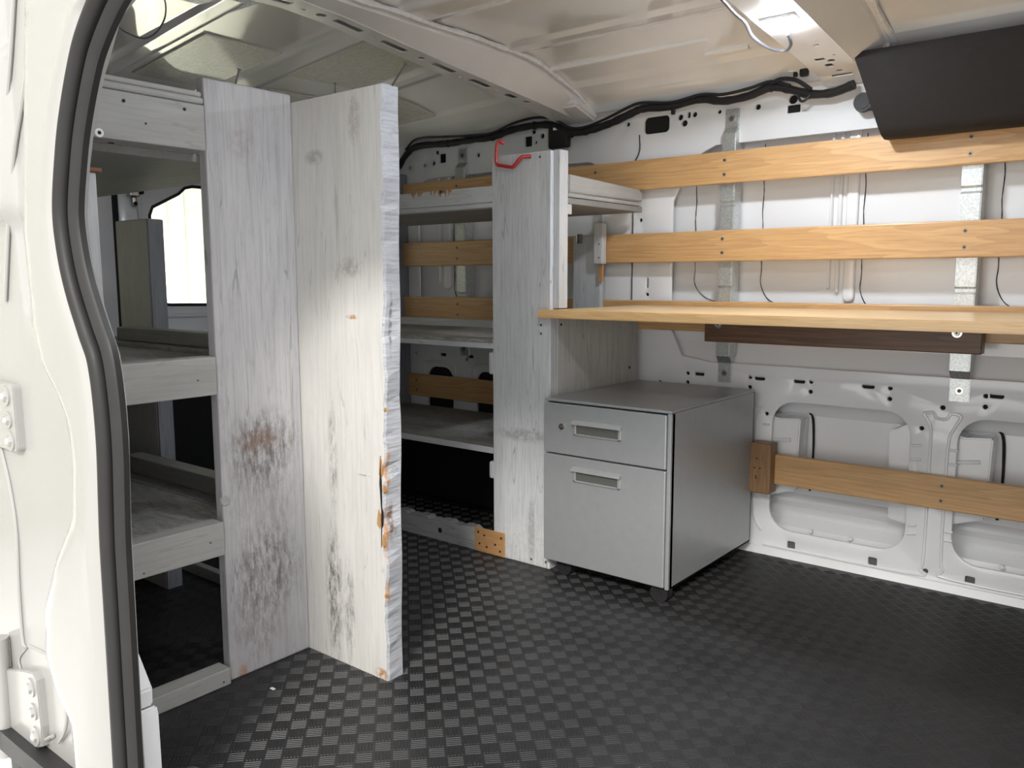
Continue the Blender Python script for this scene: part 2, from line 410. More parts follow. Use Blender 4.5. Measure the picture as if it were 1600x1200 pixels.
# far wall -------------------------------------------------------
def fy(y0): return lambda u, v, w_: Vector((u, y0-w_, v))
TOPZ = 1.43
holes = []
holes.append([(-1.325, 0.70), (-1.28, 0.615), (-1.18, 0.60), (0.6, 0.60), (0.6, 1.285), (-1.18, 1.285), (-1.26, 1.25), (-1.325, 1.12)][::-1])      # big recess of the front bay
holes.append(rrect(-2.50, -1.60, 0.60, 1.275, 0.07))                                      # recess of the rear bay
for bx in (-0.965, -0.445, 0.085):
    holes.append(rrect(bx, bx+0.40, 0.085, 0.492, 0.07))
holes.append(rrect(-1.50, -1.09, 0.085, 0.492, 0.07)); 
holes.append(rrect(-2.46, -2.315, 0.30, 0.505, 0.05)); holes.append(rrect(-2.185, -2.0, 0.30, 0.50, 0.04))
small = [(-1.257, .557, .006), (-1.257, .527, .006), (-1.041, .560, .006), (-1.041, .528, .006), (-0.850, .559, .006), (-0.850, .529, .006), (-0.625, .558, .006), (-0.625, .527, .006), (-0.385, .556, .006), (-0.385, .527, .006),
         (-0.983, .449, .0055), (-0.537, .452, .006), (-0.532, .30, .006), (-0.487, .515, .0065), (-0.505, .045, .007),
         (-2.60, .60, .006), (-2.60, .58, .006), (-2.62, .52, .007), (-2.52, .60, .006), (-2.53, .555, .006), (-2.24, .585, .007), (-2.24, .545, .007),
         (-1.415, .955, .006), (-1.445, 1.065, .006), (-1.415, .815, .006), (-1.44, 1.02, .0), (-1.36, .52, .006),
         (-2.41, 1.335, .009), (-2.46, 1.33, .006), (-2.17, 1.345, .008), (-1.86, 1.385, .009), (-1.89, 1.365, .006), (-1.73, 1.375, .01), (-1.50, 1.385, .007),
         (-1.305, 1.385, .009), (-1.305, 1.36, .0), (-1.29, 1.365, .010), (-1.255, 1.388, .008), (-1.17, 1.386, .006), (-1.045, 1.385, .008), (-0.938, 1.393, .013), (-2.55, 1.33, .006), (-1.345, 1.30, 0)]
for x, z, r in small:
    if r: holes.append(disc(x, z, r))
for x in (-1.215, -1.010, -0.885, -0.655, -0.685, -0.36, -2.37, -2.22):
    if x in (-0.655,): continue
    holes.append(rrect(x-0.017, x+0.017, 0.552, 0.564, 0.0055, 3))
for x, z, a, b in ((-2.36, 1.350, .018, .017), (-2.39, 1.375, .009, .007), (-1.925, 1.372, .017, .018), (-1.90, 1.405, .009, .008), (-0.935, 1.366, .019, .011), (-1.275, 1.389, .005, .009)):
    holes.append(rrect(x-a, x+a, z-b, z+b, 0.003, 2))
holes.append(rrect(-1.437, -1.345, 1.345, 1.398, 0.014))
for x in (-0.890, -0.648, -0.393, -0.15): holes.append(rrect(x-0.012, x+0.012, 0.030, 0.054, 0.004, 3))
holes.append(rrect(-1.418, -1.412, 0.838, 0.872, 0.002, 2))
me = plate([(XR, 0.0), (XF, 0.0), (XF, TOPZ), (XR, TOPZ)], holes, 0.012, 0.003, fy(YW+0.006))
wf = struct(obj('wall_far', me, M['body'], None, smooth=True))
# black sheets painting the shade behind the perforated strips, outer skin behind the recesses
bm = bmesh.new()
add_box(bm, (XR, 2.516, 1.30), (XF, 2.522, 1.425), 0); add_box(bm, (XR, 2.516, 0.508), (XF, 2.522, 0.585), 0)
add_box(bm, (-1.52, 2.516, 0.75), (-1.345, 2.522, 1.28), 0); add_box(bm, (XR, 2.516, 0.5), (-2.51, 2.522, 1.3), 0)
add_box(bm, (-0.548, 2.516, 0.2), (-0.52, 2.522, 0.47), 0); add_box(bm, (-0.995, 2.516, 0.4), (-0.972, 2.522, 0.5), 0)
obj('cavity_shade', bm, M['dark'], wf)
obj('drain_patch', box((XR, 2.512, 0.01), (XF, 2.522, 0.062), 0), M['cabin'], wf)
obj('cavity_shade', box((-2.49, 2.514, 0.28), (-1.92, 2.524, 0.512), 0), M['dark'], wf)  # black sheet paints the rear cut-outs dark, hiding the lit skin
for bx0, bx1 in ((-2.475, -2.30), (-2.20, -1.98)): obj('pressed_bead', tube([(bx0, 2.4985, .40), (bx0, 2.4985, .50), (bx0+.03, 2.4985, .525), (bx1-.03, 2.4985, .525), (bx1, 2.4985, .50), (bx1, 2.4985, .40)], 0.006, 8, 0, 5), M['body'], wf, smooth=True)
bm = bmesh.new()
add_box(bm, (XR, 2.545, 0.52), (XF, 2.555, 1.45), 0)
obj('outer_skin', bm, M['skin'], wf, label='recessed outer skin of the van side')
bm = bmesh.new(); add_prism(bm, [(2.552, 0.56), (2.545, 0.66), (2.515, 0.585), (2.515, 0.56)], 0, -1.40, XF); obj('ledge', bm, M['body'], wf)
bm = bmesh.new(); add_box(bm, (XR, 2.60, -0.02), (XF, 2.61, 0.56), 0); obj('lower_outer_skin', bm, M['skin'], wf)
bm = bmesh.new(); add_prism(bm, [(2.60, 0.44), (2.54, 0.515), (2.60, 0.515)], 0, -1.6, XF)
add_prism(bm, [(2.60, 0.14), (2.585, 0.16), (2.585, 0.17), (2.60, 0.185)], 0, -1.6, XF)
add_prism(bm, [(2.61, -0.02), (2.53, -0.02), (2.535, 0.04), (2.56, 0.085), (2.60, 0.11)], 0, -1.6, XF)
obj('skin_swage', bm, M['skin'], wf, smooth=False)
# stamped upright ribs in the recess, sealant lines
def rib(x, w_, z0, z1, nm='stamped_rib'):
    bm = bmesh.new(); pts = []
    n = 10
    for i in range(n+1):
        a = math.pi+math.pi*i/n; pts.append((x+w_/2*math.cos(a), z0+w_/2*math.sin(a)))
    pts += [(x+w_/2, z1), (x-w_/2, z1)]
    add_prism(bm, pts, 1, 2.5335, 2.546)
    es = [e for e in bm.edges if all(v.co.y < 2.534 for v in e.verts)]
    bmesh.ops.bevel(bm, geom=es, offset=0.007, segments=3, profile=0.5, affect='EDGES')
    obj(nm, bm, M['skin'], wf, smooth=True)
for x, w_, z0 in ((-0.765, 0.034, 0.815), (-0.80, 0.012, 0.83), (-0.825, 0.010, 0.84), (-2.375, 0.036, 0.845), (-2.42, 0.012, 0.86), (-0.475, 0.014, 0.84)):
    rib(x, w_, z0, 1.30)
def seam(x, z0, z1, curve=0.0, nm='sealant_line'):
    pts = [(x+0.0015*math.sin(i*1.9), 2.543, z1+(z0-z1)*i/12) for i in range(13)]
    if curve: pts += [(x+curve*0.15, 2.543, z0-0.03), (x+curve*0.5, 2.543, z0-0.055), (x+curve, 2.543, z0-0.07)]
    obj(nm, tube(pts, 0.0013, 6, 0.3, 3), M['rubber'], wf)
seam(-0.733, 0.84, 1.28, 0.05)
seam(-1.262, 0.86, 1.25, 0.09); seam(-1.035, 0.86, 1.28, 0.05); seam(-2.34, 0.83, 1.28, 0.07); seam(-0.385, 0.86, 1.28, 0.04)
# pillar sealing creases
obj('sealant_line', tube([(-1.52, 2.4955, 1.20), (-1.455, 2.4955, 1.28), (-1.452, 2.4955, 1.345)], 0.002, 6, 0, 4), M['plastic'], wf)
obj('sealant_line', tube([(-1.472, 2.4955, 1.16), (-1.472, 2.4955, 0.78)], 0.0018, 6, 0, 0), M['plastic'], wf)
# raised pressings on the lower inner panel
def pressing(pts, r=0.0045):
    obj('pressed_bead', tube([(x, 2.499, z) for x, z in pts], r, 8, 0, 4), M['body'], wf, smooth=True)
pressing([(-1.02, .47), (-0.995, .47), (-1.01, .44), (-1.015, .38), (-1.015, .16), (-1.005, .10), (-0.985, .075)])
pressing([(-0.535, .495), (-0.515, .46), (-0.512, .40), (-0.512, .10), (-0.52, .05), (-0.54, .03), (-0.98, .03)])
pressing([(-0.535, .495), (-0.51, .50), (-0.50, .485), (-0.475, .485), (-0.465, .50), (-0.44, .495), (-0.455, .46), (-0.468, .40), (-0.468, .11), (-0.46, .06), (-0.44, .035), (-0.05, .035)])
for z in (0.40, 0.36, 0.31, 0.17, 0.145):
    obj('pressed_tab', tube([(-0.560, 2.4985, z), (-0.535, 2.4985, z+0.004)], 0.004, 8, 0, 2), M['body'], wf, smooth=True)
    obj('pressed_tab', tube([(-0.462, 2.4985, z), (-0.442, 2.4985, z)], 0.004, 8, 0, 2), M['body'], wf, smooth=True)
for a in (0.415, 0.30, 0.185):
    obj('pressed_tab', tube([(-0.992, 2.4985, a), (-0.972, 2.4985, a)], 0.004, 8, 0, 2), M['body'], wf, smooth=True)
# brackets behind the big lower cut-outs
for bx in (-0.965, -0.445, 0.085):
    bm = bmesh.new(); add_prism(bm, [(bx-0.01, .185), (bx+0.075, .215), (bx+0.082, .44), (bx+0.01, .435), (bx-0.01, .445)], 1, 2.518, 2.60)
    bmesh.ops.bevel(bm, geom=bm.edges[:], offset=0.004, segments=2, affect='EDGES')
    obj('inner_bracket', bm, M['skin'], wf)
    obj('pressed_bead', tube([(bx+0.0, 2.516, .365), (bx+0.055, 2.516, .372)], 0.006, 8, 0, 2), M['skin'], wf, smooth=True)
    obj('sealant_line', tube([(bx+0.093, 2.598, .20), (bx+0.10, 2.594, .30), (bx+0.098, 2.594, .40), (bx+0.092, 2.595, .44), (bx+0.08, 2.596, .452)], 0.004, 6, 0.2, 4), M['rubber'], wf)
    bm = bmesh.new(); add_prism(bm, [(bx+0.345, .17), (bx+0.41, .16), (bx+0.41, .47), (bx+0.36, .44), (bx+0.335, .43)], 1, 2.53, 2.60)
    bmesh.ops.bevel(bm, geom=bm.edges[:], offset=0.004, segments=2, affect='EDGES')
    obj('inner_bracket', bm, M['skin'], wf)
    for q in (0.12, 0.24):
        obj('stud', cyl((bx+q, 2.548, .085), (0, -1, 0), 0.006, 0.008, 10), M['label'], wf)
# bottom flange of the panel
bm = bmesh.new(); add_prism(bm, [(2.488, 0.0), (2.494, 0.022), (2.50, 0.024), (2.50, 0.0)], 0, -1.6, XF); obj('floor_flange', bm, M['body'], wf)
# wheel arch on the far side
pts = [(-2.53, 0.0)]+[(-2.03+0.5*math.cos(math.radians(a)), 0.30*math.sin(math.radians(a))**0.7) for a in range(170, 9, -10)]+[(-1.53, 0.0)]
bm = prism(pts, 1, 2.30, 2.493)
bmesh.ops.bevel(bm, geom=[e for e in bm.edges if all(v.co.y < 2.31 for v in e.verts)], offset=0.02, segments=3, affect='EDGES')
tag(obj('wheel_arch_cover', bm, M['arch'], None, smooth=True), 'black plastic wheel arch cover on the floor under the lowest far-side shelf', 'wheel arch')
# rear pillar post inside far rear corner
struct(obj('trim_1', box((-2.63, 2.42, 0.0), (-2.552, 2.493, 1.30), 0.006), M['gedge']))

# ceiling ---------------------------------------------------------
bm = bmesh.new(); ys = [0.58+i*(2.52-0.58)/64 for i in range(65)]
xs = [XR-0.02, -2.6, -2.2, -1.80]+[-1.78+i*(XF+1.80)/5 for i in range(6)]
def roof_d(y):
    z = roofz(y)
    for c, w_ in ((0.82, .03), (1.235, .028), (1.61, .05), (2.03, .03), (2.36, .028)):
        t = abs(y-c)
        if t < w_+0.012: z -= 0.009*min(1, (w_+0.012-t)/0.012)
    return z
ys = sorted(set(ys+[c+s*d for c, w_ in ((0.82, .03), (1.235, .028), (1.61, .05), (2.03, .03), (2.36, .028)) for s in (-1, 1) for d in (w_, w_+0.012)]))
g = [[bm.verts.new((x, y, roof_d(y)-rear_drop(x, y))) for y in ys] for x in xs]
g2 = [[bm.verts.new((x, y, roofz(y)+0.03-rear_drop(x, y))) for y in ys] for x in xs]
for i in range(len(xs)-1):
    for j in range(len(ys)-1):
        bm.faces.new((g[i][j], g[i][j+1], g[i+1][j+1], g[i+1][j])); bm.faces.new((g2[i][j], g2[i+1][j], g2[i+1][j+1], g2[i][j+1]))
for i in range(len(xs)-1):
    for j in (0, -1): bm.faces.new((g[i][j], g[i+1][j], g2[i+1][j], g2[i][j]))
for j in range(len(ys)-1):
    for i in (0, -1): bm.faces.new((g[i][j], g2[i][j], g2[i][j+1], g[i][j+1]))
bmesh.ops.recalc_face_normals(bm, faces=bm.faces)
ceil = struct(obj('ceiling', bm, M['roof'], None, smooth=True))
# short stamped ribs near the second bow
for x0, x1, y in ((-1.12, -0.99, 2.29), (-1.62, -1.08, 2.22)):
    z = roof_d(y)-0.002
    obj('stamped_rib', tube([(x0, y, z), (x1, y, z)], 0.009, 8, 0, 4), M['roof'], ceil, smooth=True)
# side rails of the roof
bm = bmesh.new(); add_prism(bm, [(2.40, 1.478), (2.47, 1.432), (2.505, 1.425), (2.515, 1.45), (2.515, 1.50), (2.42, 1.50)], 0, XR, XF)
struct(obj('trim_2', bm, M['body']))
# roof bows: hollow pressed beams with punched undersides
PY = [0.60, 0.72, 0.90, 1.10, 1.30, 1.45, 1.65, 1.90, 2.20, 2.40, 2.49]
PZ = [1.425, 1.455, 1.495, 1.520, 1.530, 1.522, 1.500, 1.475, 1.448, 1.428, 1.412]
def bowz(y): return float(np.interp(y, PY, PZ))
def bow(x0, x1, hl, face_w):
    n = 48; yy = [0.60+i*(2.485-0.60)/n for i in range(n+1)]
    outer = [(y, x0) for y in yy]+[(y, x1) for y in yy[::-1]]
    me = plate(outer, hl, 0.003, 0.0, lambda u, v, w_: Vector((v, u, bowz(u)+w_)), [(y, x0+(x1-x0)*k/4) for y in yy[1:-1] for k in (1, 2, 3)])
    b = obj('roof_bow', me, M['bow'], ceil)
    # side webs rising to the roof skin, and the sealed front flange
    bm = bmesh.new()
    def strip(A, B):
        va = [bm.verts.new(p) for p in A]; vb = [bm.verts.new(p) for p in B]
        for i in range(len(A)-1): bm.faces.new((va[i], va[i+1], vb[i+1], vb[i]))
    rz = lambda y: max(roofz(y), bowz(y)+0.012)
    strip([(x0, y, bowz(y)) for y in yy], [(x0-0.012, y, rz(y)-0.004) for y in yy])
    strip([(x1, y, bowz(y)) for y in yy], [(x1+face_w*0.75, y, rz(y)-0.022) for y in yy])
    strip([(x1+face_w*0.75, y, rz(y)-0.022) for y in yy], [(x1+face_w*0.8, y, rz(y)-0.010) for y in yy])
    strip([(x1+face_w*0.8, y, rz(y)-0.010) for y in yy], [(x1+face_w, y, rz(y)-0.010) for y in yy])
    obj('bow_web', bm, M['bow'], b, smooth=True)
    pts = [Vector((x1+face_w+0.004*math.sin(i*0.9), y, rz(y)-0.010)) for i, y in enumerate(yy[2:-2])]
    bm = bmesh.new(); add_tube(bm, pts, 0.008, 7, 0.25); obj('seam_sealer', bm, M['sealer'], b, smooth=True)
    return b
def slot(y0, y1, xa, xb, r=0.006): return rrect(y0, y1, xa, xb, r, 3)
H1 = []
for y0, y1 in ((1.44, 1.53), (1.60, 1.69), (1.80, 1.89), (1.96, 2.05), (2.13, 2.18), (1.22, 1.31)): H1.append(slot(y0, y1, -1.742, -1.716))
for y, x, r in ((1.40, -1.73, .014), (1.35, -1.735, .006), (1.75, -1.73, .010), (1.57, -1.728, .006), (2.075, -1.725, .004), (2.09, -1.73, .004), (2.23, -1.725, .013), (2.26, -1.72, .004), (2.28, -1.72, .005), (2.38, -1.73, .009), (2.42, -1.71, .008), (2.35, -1.745, .005), (1.925, -1.74, .004)): H1.append(disc(y, x, r, 10))
b1 = bow(-1.772, -1.690, H1, 0.075)
H2 = [slot(2.27, 2.275+0.014, -0.80, -0.775, .003), slot(2.32, 2.345, -0.79, -0.77, .005), slot(2.41, 2.425, -0.80, -0.745, .004), slot(2.17, 2.18, -0.77, -0.755, .003), slot(1.62, 1.70, -0.78, -0.735)]
for y, x, r in ((2.30, -0.765, .011), (2.385, -0.77, .009), (2.26, -0.745, .004)): H2.append(disc(y, x, r, 10))
b2 = bow(-0.835, -0.715, H2, 0.085)
for i, y in enumerate((1.30, 1.52, 1.66, 1.69, 1.82, 2.06, 2.28)):
    obj('hole', cyl((-1.69+0.03, y, (bowz(y)+roofz(y))/2-0.004), (0.55, 0, -0.83), 0.004, 0.002, 10), M['dark'], b1)
# gussets joining the bows to the side rail
for bx, b in ((-1.69, b1), (-0.715, b2)):
    bm = bmesh.new(); add_prism(bm, [(2.36, 1.44), (2.49, 1.405), (2.50, 1.50), (2.40, 1.535), (2.36, 1.50)], 0, bx+0.0, bx+0.075)
    bmesh.ops.bevel(bm, geom=bm.edges[:], offset=0.008, segments=2, affect='EDGES')
    obj('gusset', bm, M['bow'], b, smooth=True)
# sound-deadening pads stuck to the roof
padspec = [(-2.49, -2.09, 1.30, 1.545), (-2.24, -1.86, 1.672, 1.955), (-2.78, -2.385, 1.70, 1.965), (-2.60, -2.225, 2.085, 2.325), (-1.51, -1.10, 1.32, 1.53)]
pl = ['roof pad with the bright sheen, nearest the weather seal', 'square roof pad behind the nail at the top of the corner boards', 'roof pad partly hidden behind the top of the left corner board', 'roof pad right of the tall bent nail, nearest the far wall', 'roof pad out beyond the first roof bow']
for (a, b, c, d), l in list(zip(padspec, pl))[:4]:
    bm = bmesh.new(); zz = lambda y: roof_d(y)
    n = 10
    A = [[bm.verts.new((x, c+(d-c)*j/n, min(roof_d(c+(d-c)*j/n), roofz(c))-rear_drop(x, c+(d-c)*j/n)-t)) for j in range(n+1)] for x in (a, b) for t in (0.001, 0.005)]
    # A: [a top, a bottom, b top, b bottom]
    for j in range(n):
        bm.faces.new((A[1][j], A[1][j+1], A[3][j+1], A[3][j])); bm.faces.new((A[0][j], A[0][j+1], A[2][j+1], A[2][j]))
        bm.faces.new((A[0][j], A[0][j+1], A[1][j+1], A[1][j])); bm.faces.new((A[2][j], A[2][j+1], A[3][j+1], A[3][j]))
    for j in (0, n): bm.faces.new((A[0][j], A[1][j], A[3][j], A[2][j]))
    bmesh.ops.recalc_face_normals(bm, faces=bm.faces)
    tag(obj('roof_pad', bm, M['pad']), 'beige wrinkled '+l, 'pad', 'sound deadening pads on the roof')
bm = box((-2.03, 1.02, roofz(1.1)-0.014), (-1.79, 1.28, roofz(1.1)-0.0095), 0.0)
tag(obj('roof_pad', bm, M['spad']), 'silver foil sound pad stuck to the roof at the top left edge', 'pad')

# rear doors ------------------------------------------------------
def fx(x0): return lambda u, v, w_: Vector((x0+w_, u, v))
win = [(1.567, .83), (1.572, .80), (1.59, .781), (1.63, .776), (2.28, .762), (2.33, .78), (2.35, .83), (2.33, 1.12), (2.30, 1.19), (2.24, 1.22), (1.74, 1.216), (1.71, 1.208), (1.685, 1.185), (1.58, 1.13), (1.568, 1.10)]
d1 = struct(obj('door_1', plate([(1.455, 0.0), (2.50, 0.0), (2.50, 1.50), (1.455, 1.50)], [win[::-1]], 0.03, 0.006, fx(XR)), M['rear'], None, smooth=True))
win2 = [(2.87-a, b) for a, b in win if a < 2.2]; win2 = [(max(0.70, min(a, 1.30)), b) for a, b in win2]; win2 = [(1.30, .83), (1.28, .79), (1.24, .776), (0.72, .776), (0.72, 1.216), (1.14, 1.216), (1.19, 1.19), (1.29, 1.12)]
d2 = struct(obj('door_2', plate([(0.60, 0.0), (1.435, 0.0), (1.435, 1.50), (0.60, 1.50)], [win2], 0.03, 0.006, fx(XR)), M['rear'], None, smooth=True))
W = struct(obj('window_1', tube([(XR+0.014, a, b) for a, b in win+[win[0]]], 0.006, 8, 0, 0), M['rubber'], None, smooth=True))
W2 = struct(obj('window_2', tube([(XR+0.014, a, b) for a, b in win2+[win2[0]]], 0.006, 8, 0, 0), M['rubber'], None, smooth=True))
obj('pane', plate(win2, [], 0.004, 0, fx(XR)), M['glass'], W2)
pane = plate(win, [], 0.004, 0, fx(XR)); obj('pane', pane, M['glass'], W)
obj('pressed_bead', tube([(XR+0.016, 1.50, 1.20), (XR+0.016, 1.53, 1.12), (XR+0.016, 1.545, 0.80), (XR+0.016, 1.56, 0.745), (XR+0.016, 1.62, 0.735), (XR+0.016, 2.3, 0.73)], 0.009, 8, 0, 5), M['rear'], d1, smooth=True)
obj('pressed_bead', tube([(XR+0.016, 1.66, 1.32), (XR+0.016, 1.535, 1.14)], 0.006, 8, 0, 2), M['rear'], d1, smooth=True)
obj('pressed_bowl', tube([(XR+0.012, 1.60, .67), (XR+0.014, 1.66, .655), (XR+0.014, 1.78, .66), (XR+0.012, 1.86, .70)], 0.022, 10, 0, 5), M['rear'], d1, smooth=True)
for dd, a, b in ((d1, 1.462, 2.49), (d2, 0.62, 1.43)):
    obj('lower_trim', box((XR+0.014, a, 0.0), (XR+0.032, b, 0.565), 0.01), M['arch'], dd)
bm = bmesh.new(); add_box(bm, (XR+0.014, 1.485, 1.16), (XR+0.045, 1.52, 1.20), 0.004); add_box(bm, (XR+0.014, 1.50, 1.125), (XR+0.03, 1.52, 1.165), 0.008)
obj('door_catch', bm, M['chrome'], d1, label='metal door catch'); obj('bolt', cyl((XR+0.028, 1.51, 1.137), (1, 0, 0), .007, .006, 10), M['dark'], d1)
obj('rubber_stop', box((XR+0.014, 1.522, 1.17), (XR+0.05, 1.535, 1.205), 0.004), M['dark'], d1)
obj('center_seal', box((XR-0.02, 1.43, 0.0), (XR+0.012, 1.458, 1.50), 0.004), M['dark'], d2)
obj('stamped_rib', box((XR+0.012, 1.34, 0.0), (XR+0.03, 1.37, 1.2), 0.008), M['rear'], d2)
# front bulkhead
struct(obj('wall_front', box((XF, 0.56, 0), (XF+0.03, 2.62, 1.6), 0), M['body']))

# near wall with the open side door --------------------------------
bm = bmesh.new()
add_box(bm, (XR, 0.608, 0.0), (-1.46, YN, 1.44), 0.0)
add_box(bm, (0.20, 0.50, -0.25), (XF, 0.615, 1.44), 0.01)
wn = struct(obj('wall_near', bm, M['body']))
bm = bmesh.new(); add_prism(bm, [(0.553, 1.276), (0.60, 1.276), (0.615, 1.43), (0.60, 1.60), (0.553, 1.60)], 0, -1.028, XF)
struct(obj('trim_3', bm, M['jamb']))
# jamb: pressed white pillar outside the seal
SZ = [1.285, 1.28, 1.27, 1.258, 1.229, 1.151, 1.09, 1.038, .968, .90, .858, .80, .76, .70, .632, .489, .343, .139, -.10]
SXo = []; 
# seal centre line (x at y=.55) from the photograph's outline
edge_px = None
SX = [-1.03, -1.03, -1.03, -1.03, -1.118, -1.183, -1.218, -1.239, -1.258, -1.252, -1.236, -1.205, -1.182, -1.172, -1.170, -1.180, -1.182, -1.185, -1.19]
def sx_at(z): return float(np.interp(z, SZ[::-1], SX[::-1]))
bm = bmesh.new(); nz, nx = 150, 110
def sstep(a, b, t):
    t = min(1, max(0, (t-a)/(b-a))); return t*t*(3-2*t)
PW = [(1.30, -1.36), (1.10, -1.40), (0.95, -1.43), (0.80, -1.42), (0.74, -1.40), (0.70, -1.355), (0.66, -1.325), (0.60, -1.315), (0.50, -1.33), (0.42, -1.40), (0.33, -1.455), (0.24, -1.47), (0.19, -1.44), (0.15, -1.39), (-0.1, -1.38)]
pz = [p[0] for p in PW][::-1]; px_ = [p[1] for p in PW][::-1]
def jy(x, z):
    xe = sx_at(z); y = 0.552
    xv = float(np.interp(z, pz, px_))
    y += 0.042*sstep(xv+0.012, xv-0.030, x)            # the face behind the raised bulge
    y -= 0.010*sstep(xe-0.03, xe-0.075, x)*(1-sstep(xv+0.05, xv, x))
    y -= 0.030*sstep(-1.53, -1.56, x)*sstep(0.95, 1.0, z)
    y += 0.012*math.exp(-((x+1.50+0.05*z)/0.012)**2)*sstep(0.75, 0.85, z)
    y += 0.004*math.sin(z*9)*math.exp(-((x-xe+0.05)/0.03)**2)
    return y
rows = []
for i in range(nz+1):
    z = -0.40+(1.62+0.40)*i/nz; xe = sx_at(z)
    rows.append([bm.verts.new((xe+(-1.95-xe)*(j/nx)**1.0, jy(xe+(-1.95-xe)*(j/nx), z), z)) for j in range(nx+1)])
for i in range(nz):
    for j in range(nx): bm.faces.new((rows[i][j], rows[i][j+1], rows[i+1][j+1], rows[i+1][j]))
# return flange that closes the pillar towards the inside
rb = [bm.verts.new((sx_at(-0.40+2.02*i/nz)-0.05, 0.60, -0.40+2.02*i/nz)) for i in range(nz+1)]
for i in range(nz): bm.faces.new((rows[i][0], rows[i+1][0], rb[i+1], rb[i]))
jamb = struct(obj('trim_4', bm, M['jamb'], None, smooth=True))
# pressed beads and creases on the pillar
obj('pressed_bead', tube([(-1.417, 0.590, 1.308), (-1.450, 0.590, 1.228), (-1.481, 0.590, 1.164), (-1.533, 0.590, 1.078), (-1.574, 0.590, 0.975), (-1.618, 0.590, 0.833)], 0.004, 8, 0, 5), M['jamb'], jamb, smooth=True)
obj('pressed_bead', tube([(-1.486, 0.590, 1.322), (-1.519, 0.590, 1.229), (-1.559, 0.590, 1.133), (-1.594, 0.590, 1.041)], 0.004, 8, 0, 5), M['jamb'], jamb, smooth=True)
obj('pressed_bead', tube([(-1.695, 0.592, 0.559), (-1.668, 0.592, 0.490), (-1.654, 0.592, 0.407), (-1.664, 0.592, 0.293), (-1.665, 0.592, 0.192), (-1.650, 0.592, 0.181)], 0.0035, 8, 0, 5), M['jamb'], jamb, smooth=True)
obj('pressed_bead', tube([(-1.650, 0.592, 0.181), (-1.692, 0.592, 0.145), (-1.680, 0.592, 0.110), (-1.704, 0.592, 0.079)], 0.002, 8, 0, 5), M['jamb'], jamb, smooth=True)
obj('pressed_bead', tube([(-1.593, 0.575, 0.208), (-1.519, 0.575, 0.213), (-1.437, 0.575, 0.221)], 0.003, 8, 0, 5), M['jamb'], jamb, smooth=True)
obj('pressed_bead', tube([(-1.498, 0.588, 0.169), (-1.484, 0.588, 0.113), (-1.495, 0.588, 0.073), (-1.527, 0.588, 0.037)], 0.003, 8, 0, 5), M['jamb'], jamb, smooth=True)
obj('pressed_bead', tube([(-1.753, 0.588, -0.073), (-1.645, 0.588, -0.013), (-1.553, 0.588, 0.040)], 0.004, 8, 0, 5), M['jamb'], jamb, smooth=True)
# inner sill cap at the bottom
bm = bmesh.new(); add_prism(bm, [(-1.36, -0.12), (-1.238, -0.12), (-1.241, 0.17), (-1.246, 0.185), (-1.36, 0.150)], 1, 0.60, 0.632)
add_prism(bm, [(-1.36, 0.150), (-1.250, 0.186), (-1.249, 0.215), (-1.285, 0.26), (-1.36, 0.34)], 1, 0.600, 0.628)
bmesh.ops.bevel(bm, geom=bm.edges[:], offset=0.003, segments=2, affect='EDGES')
struct(obj('trim_5', bm, M['body'], None, smooth=True))
# weather seal
zz = [1.42-i*0.025 for i in range(64)]
def seal_strip(off_x, off_y, prof, nm, parent):
    bm = bmesh.new(); rings = []
    pts = [Vector((sx_at(z), 0.55, z)) for z in zz]
    # rounded top corner continuing towards the front
    P_ = [Vector((-0.40, 0.55, 1.262)), Vector((-0.70, 0.55, 1.262)), Vector((-0.85, 0.55, 1.262)), Vector((-0.95, 0.55, 1.262)), Vector((-1.03, 0.55, 1.258)), Vector((-1.09, .55, 1.235))]+[Vector((sx_at(z), 0.55, z)) for z in (1.19, 1.151, 1.09, 1.038, .968, .91, .858, .80, .76, .70, .632, .56, .489, .40, .343, .24, .139, .02, -.10)]
    sp_ = spline(P_, 6)
    for i, p in enumerate(sp_):
        t = (sp_[min(i+1, len(sp_)-1)]-sp_[max(i-1, 0)]).normalized()
        side = t.cross(Vector((0, 1, 0))).normalized()   # in plane, perpendicular to run
        rings.append([bm.verts.new(p+side*a+Vector((0, b, 0))) for a, b in prof])
    n = len(prof)
    for a, b in zip(rings, rings[1:]):
        for k in range(n): bm.faces.new((a[k], a[(k+1) % n], b[(k+1) % n], b[k]))
    bm.faces.new(rings[0][::-1]); bm.faces.new(rings[-1]); bmesh.ops.recalc_face_normals(bm, faces=bm.faces)
    return obj(nm, bm, M['rubber'], parent, smooth=True)
ws = thing('weather_seal', 'thick dark grey rubber weather seal around the side door opening', 'seal', (-1.19, 0.55, -0.1))
def oval(cx, cy_, a, b, n=14): return [(cx+a*math.cos(2*math.pi*i/n), cy_+b*math.sin(2*math.pi*i/n)) for i in range(n)]
SG = -1
seal_strip(0, 0, oval(-0.012*SG*-1, -0.004, 0.0125, 0.012), 'seal_bulb', ws)
seal_strip(0, 0, [(0.001, 0.000), (0.006, -0.003), (0.019, 0.001), (0.022, 0.005), (0.021, 0.014), (0.001, 0.012)], 'seal_lip', ws)
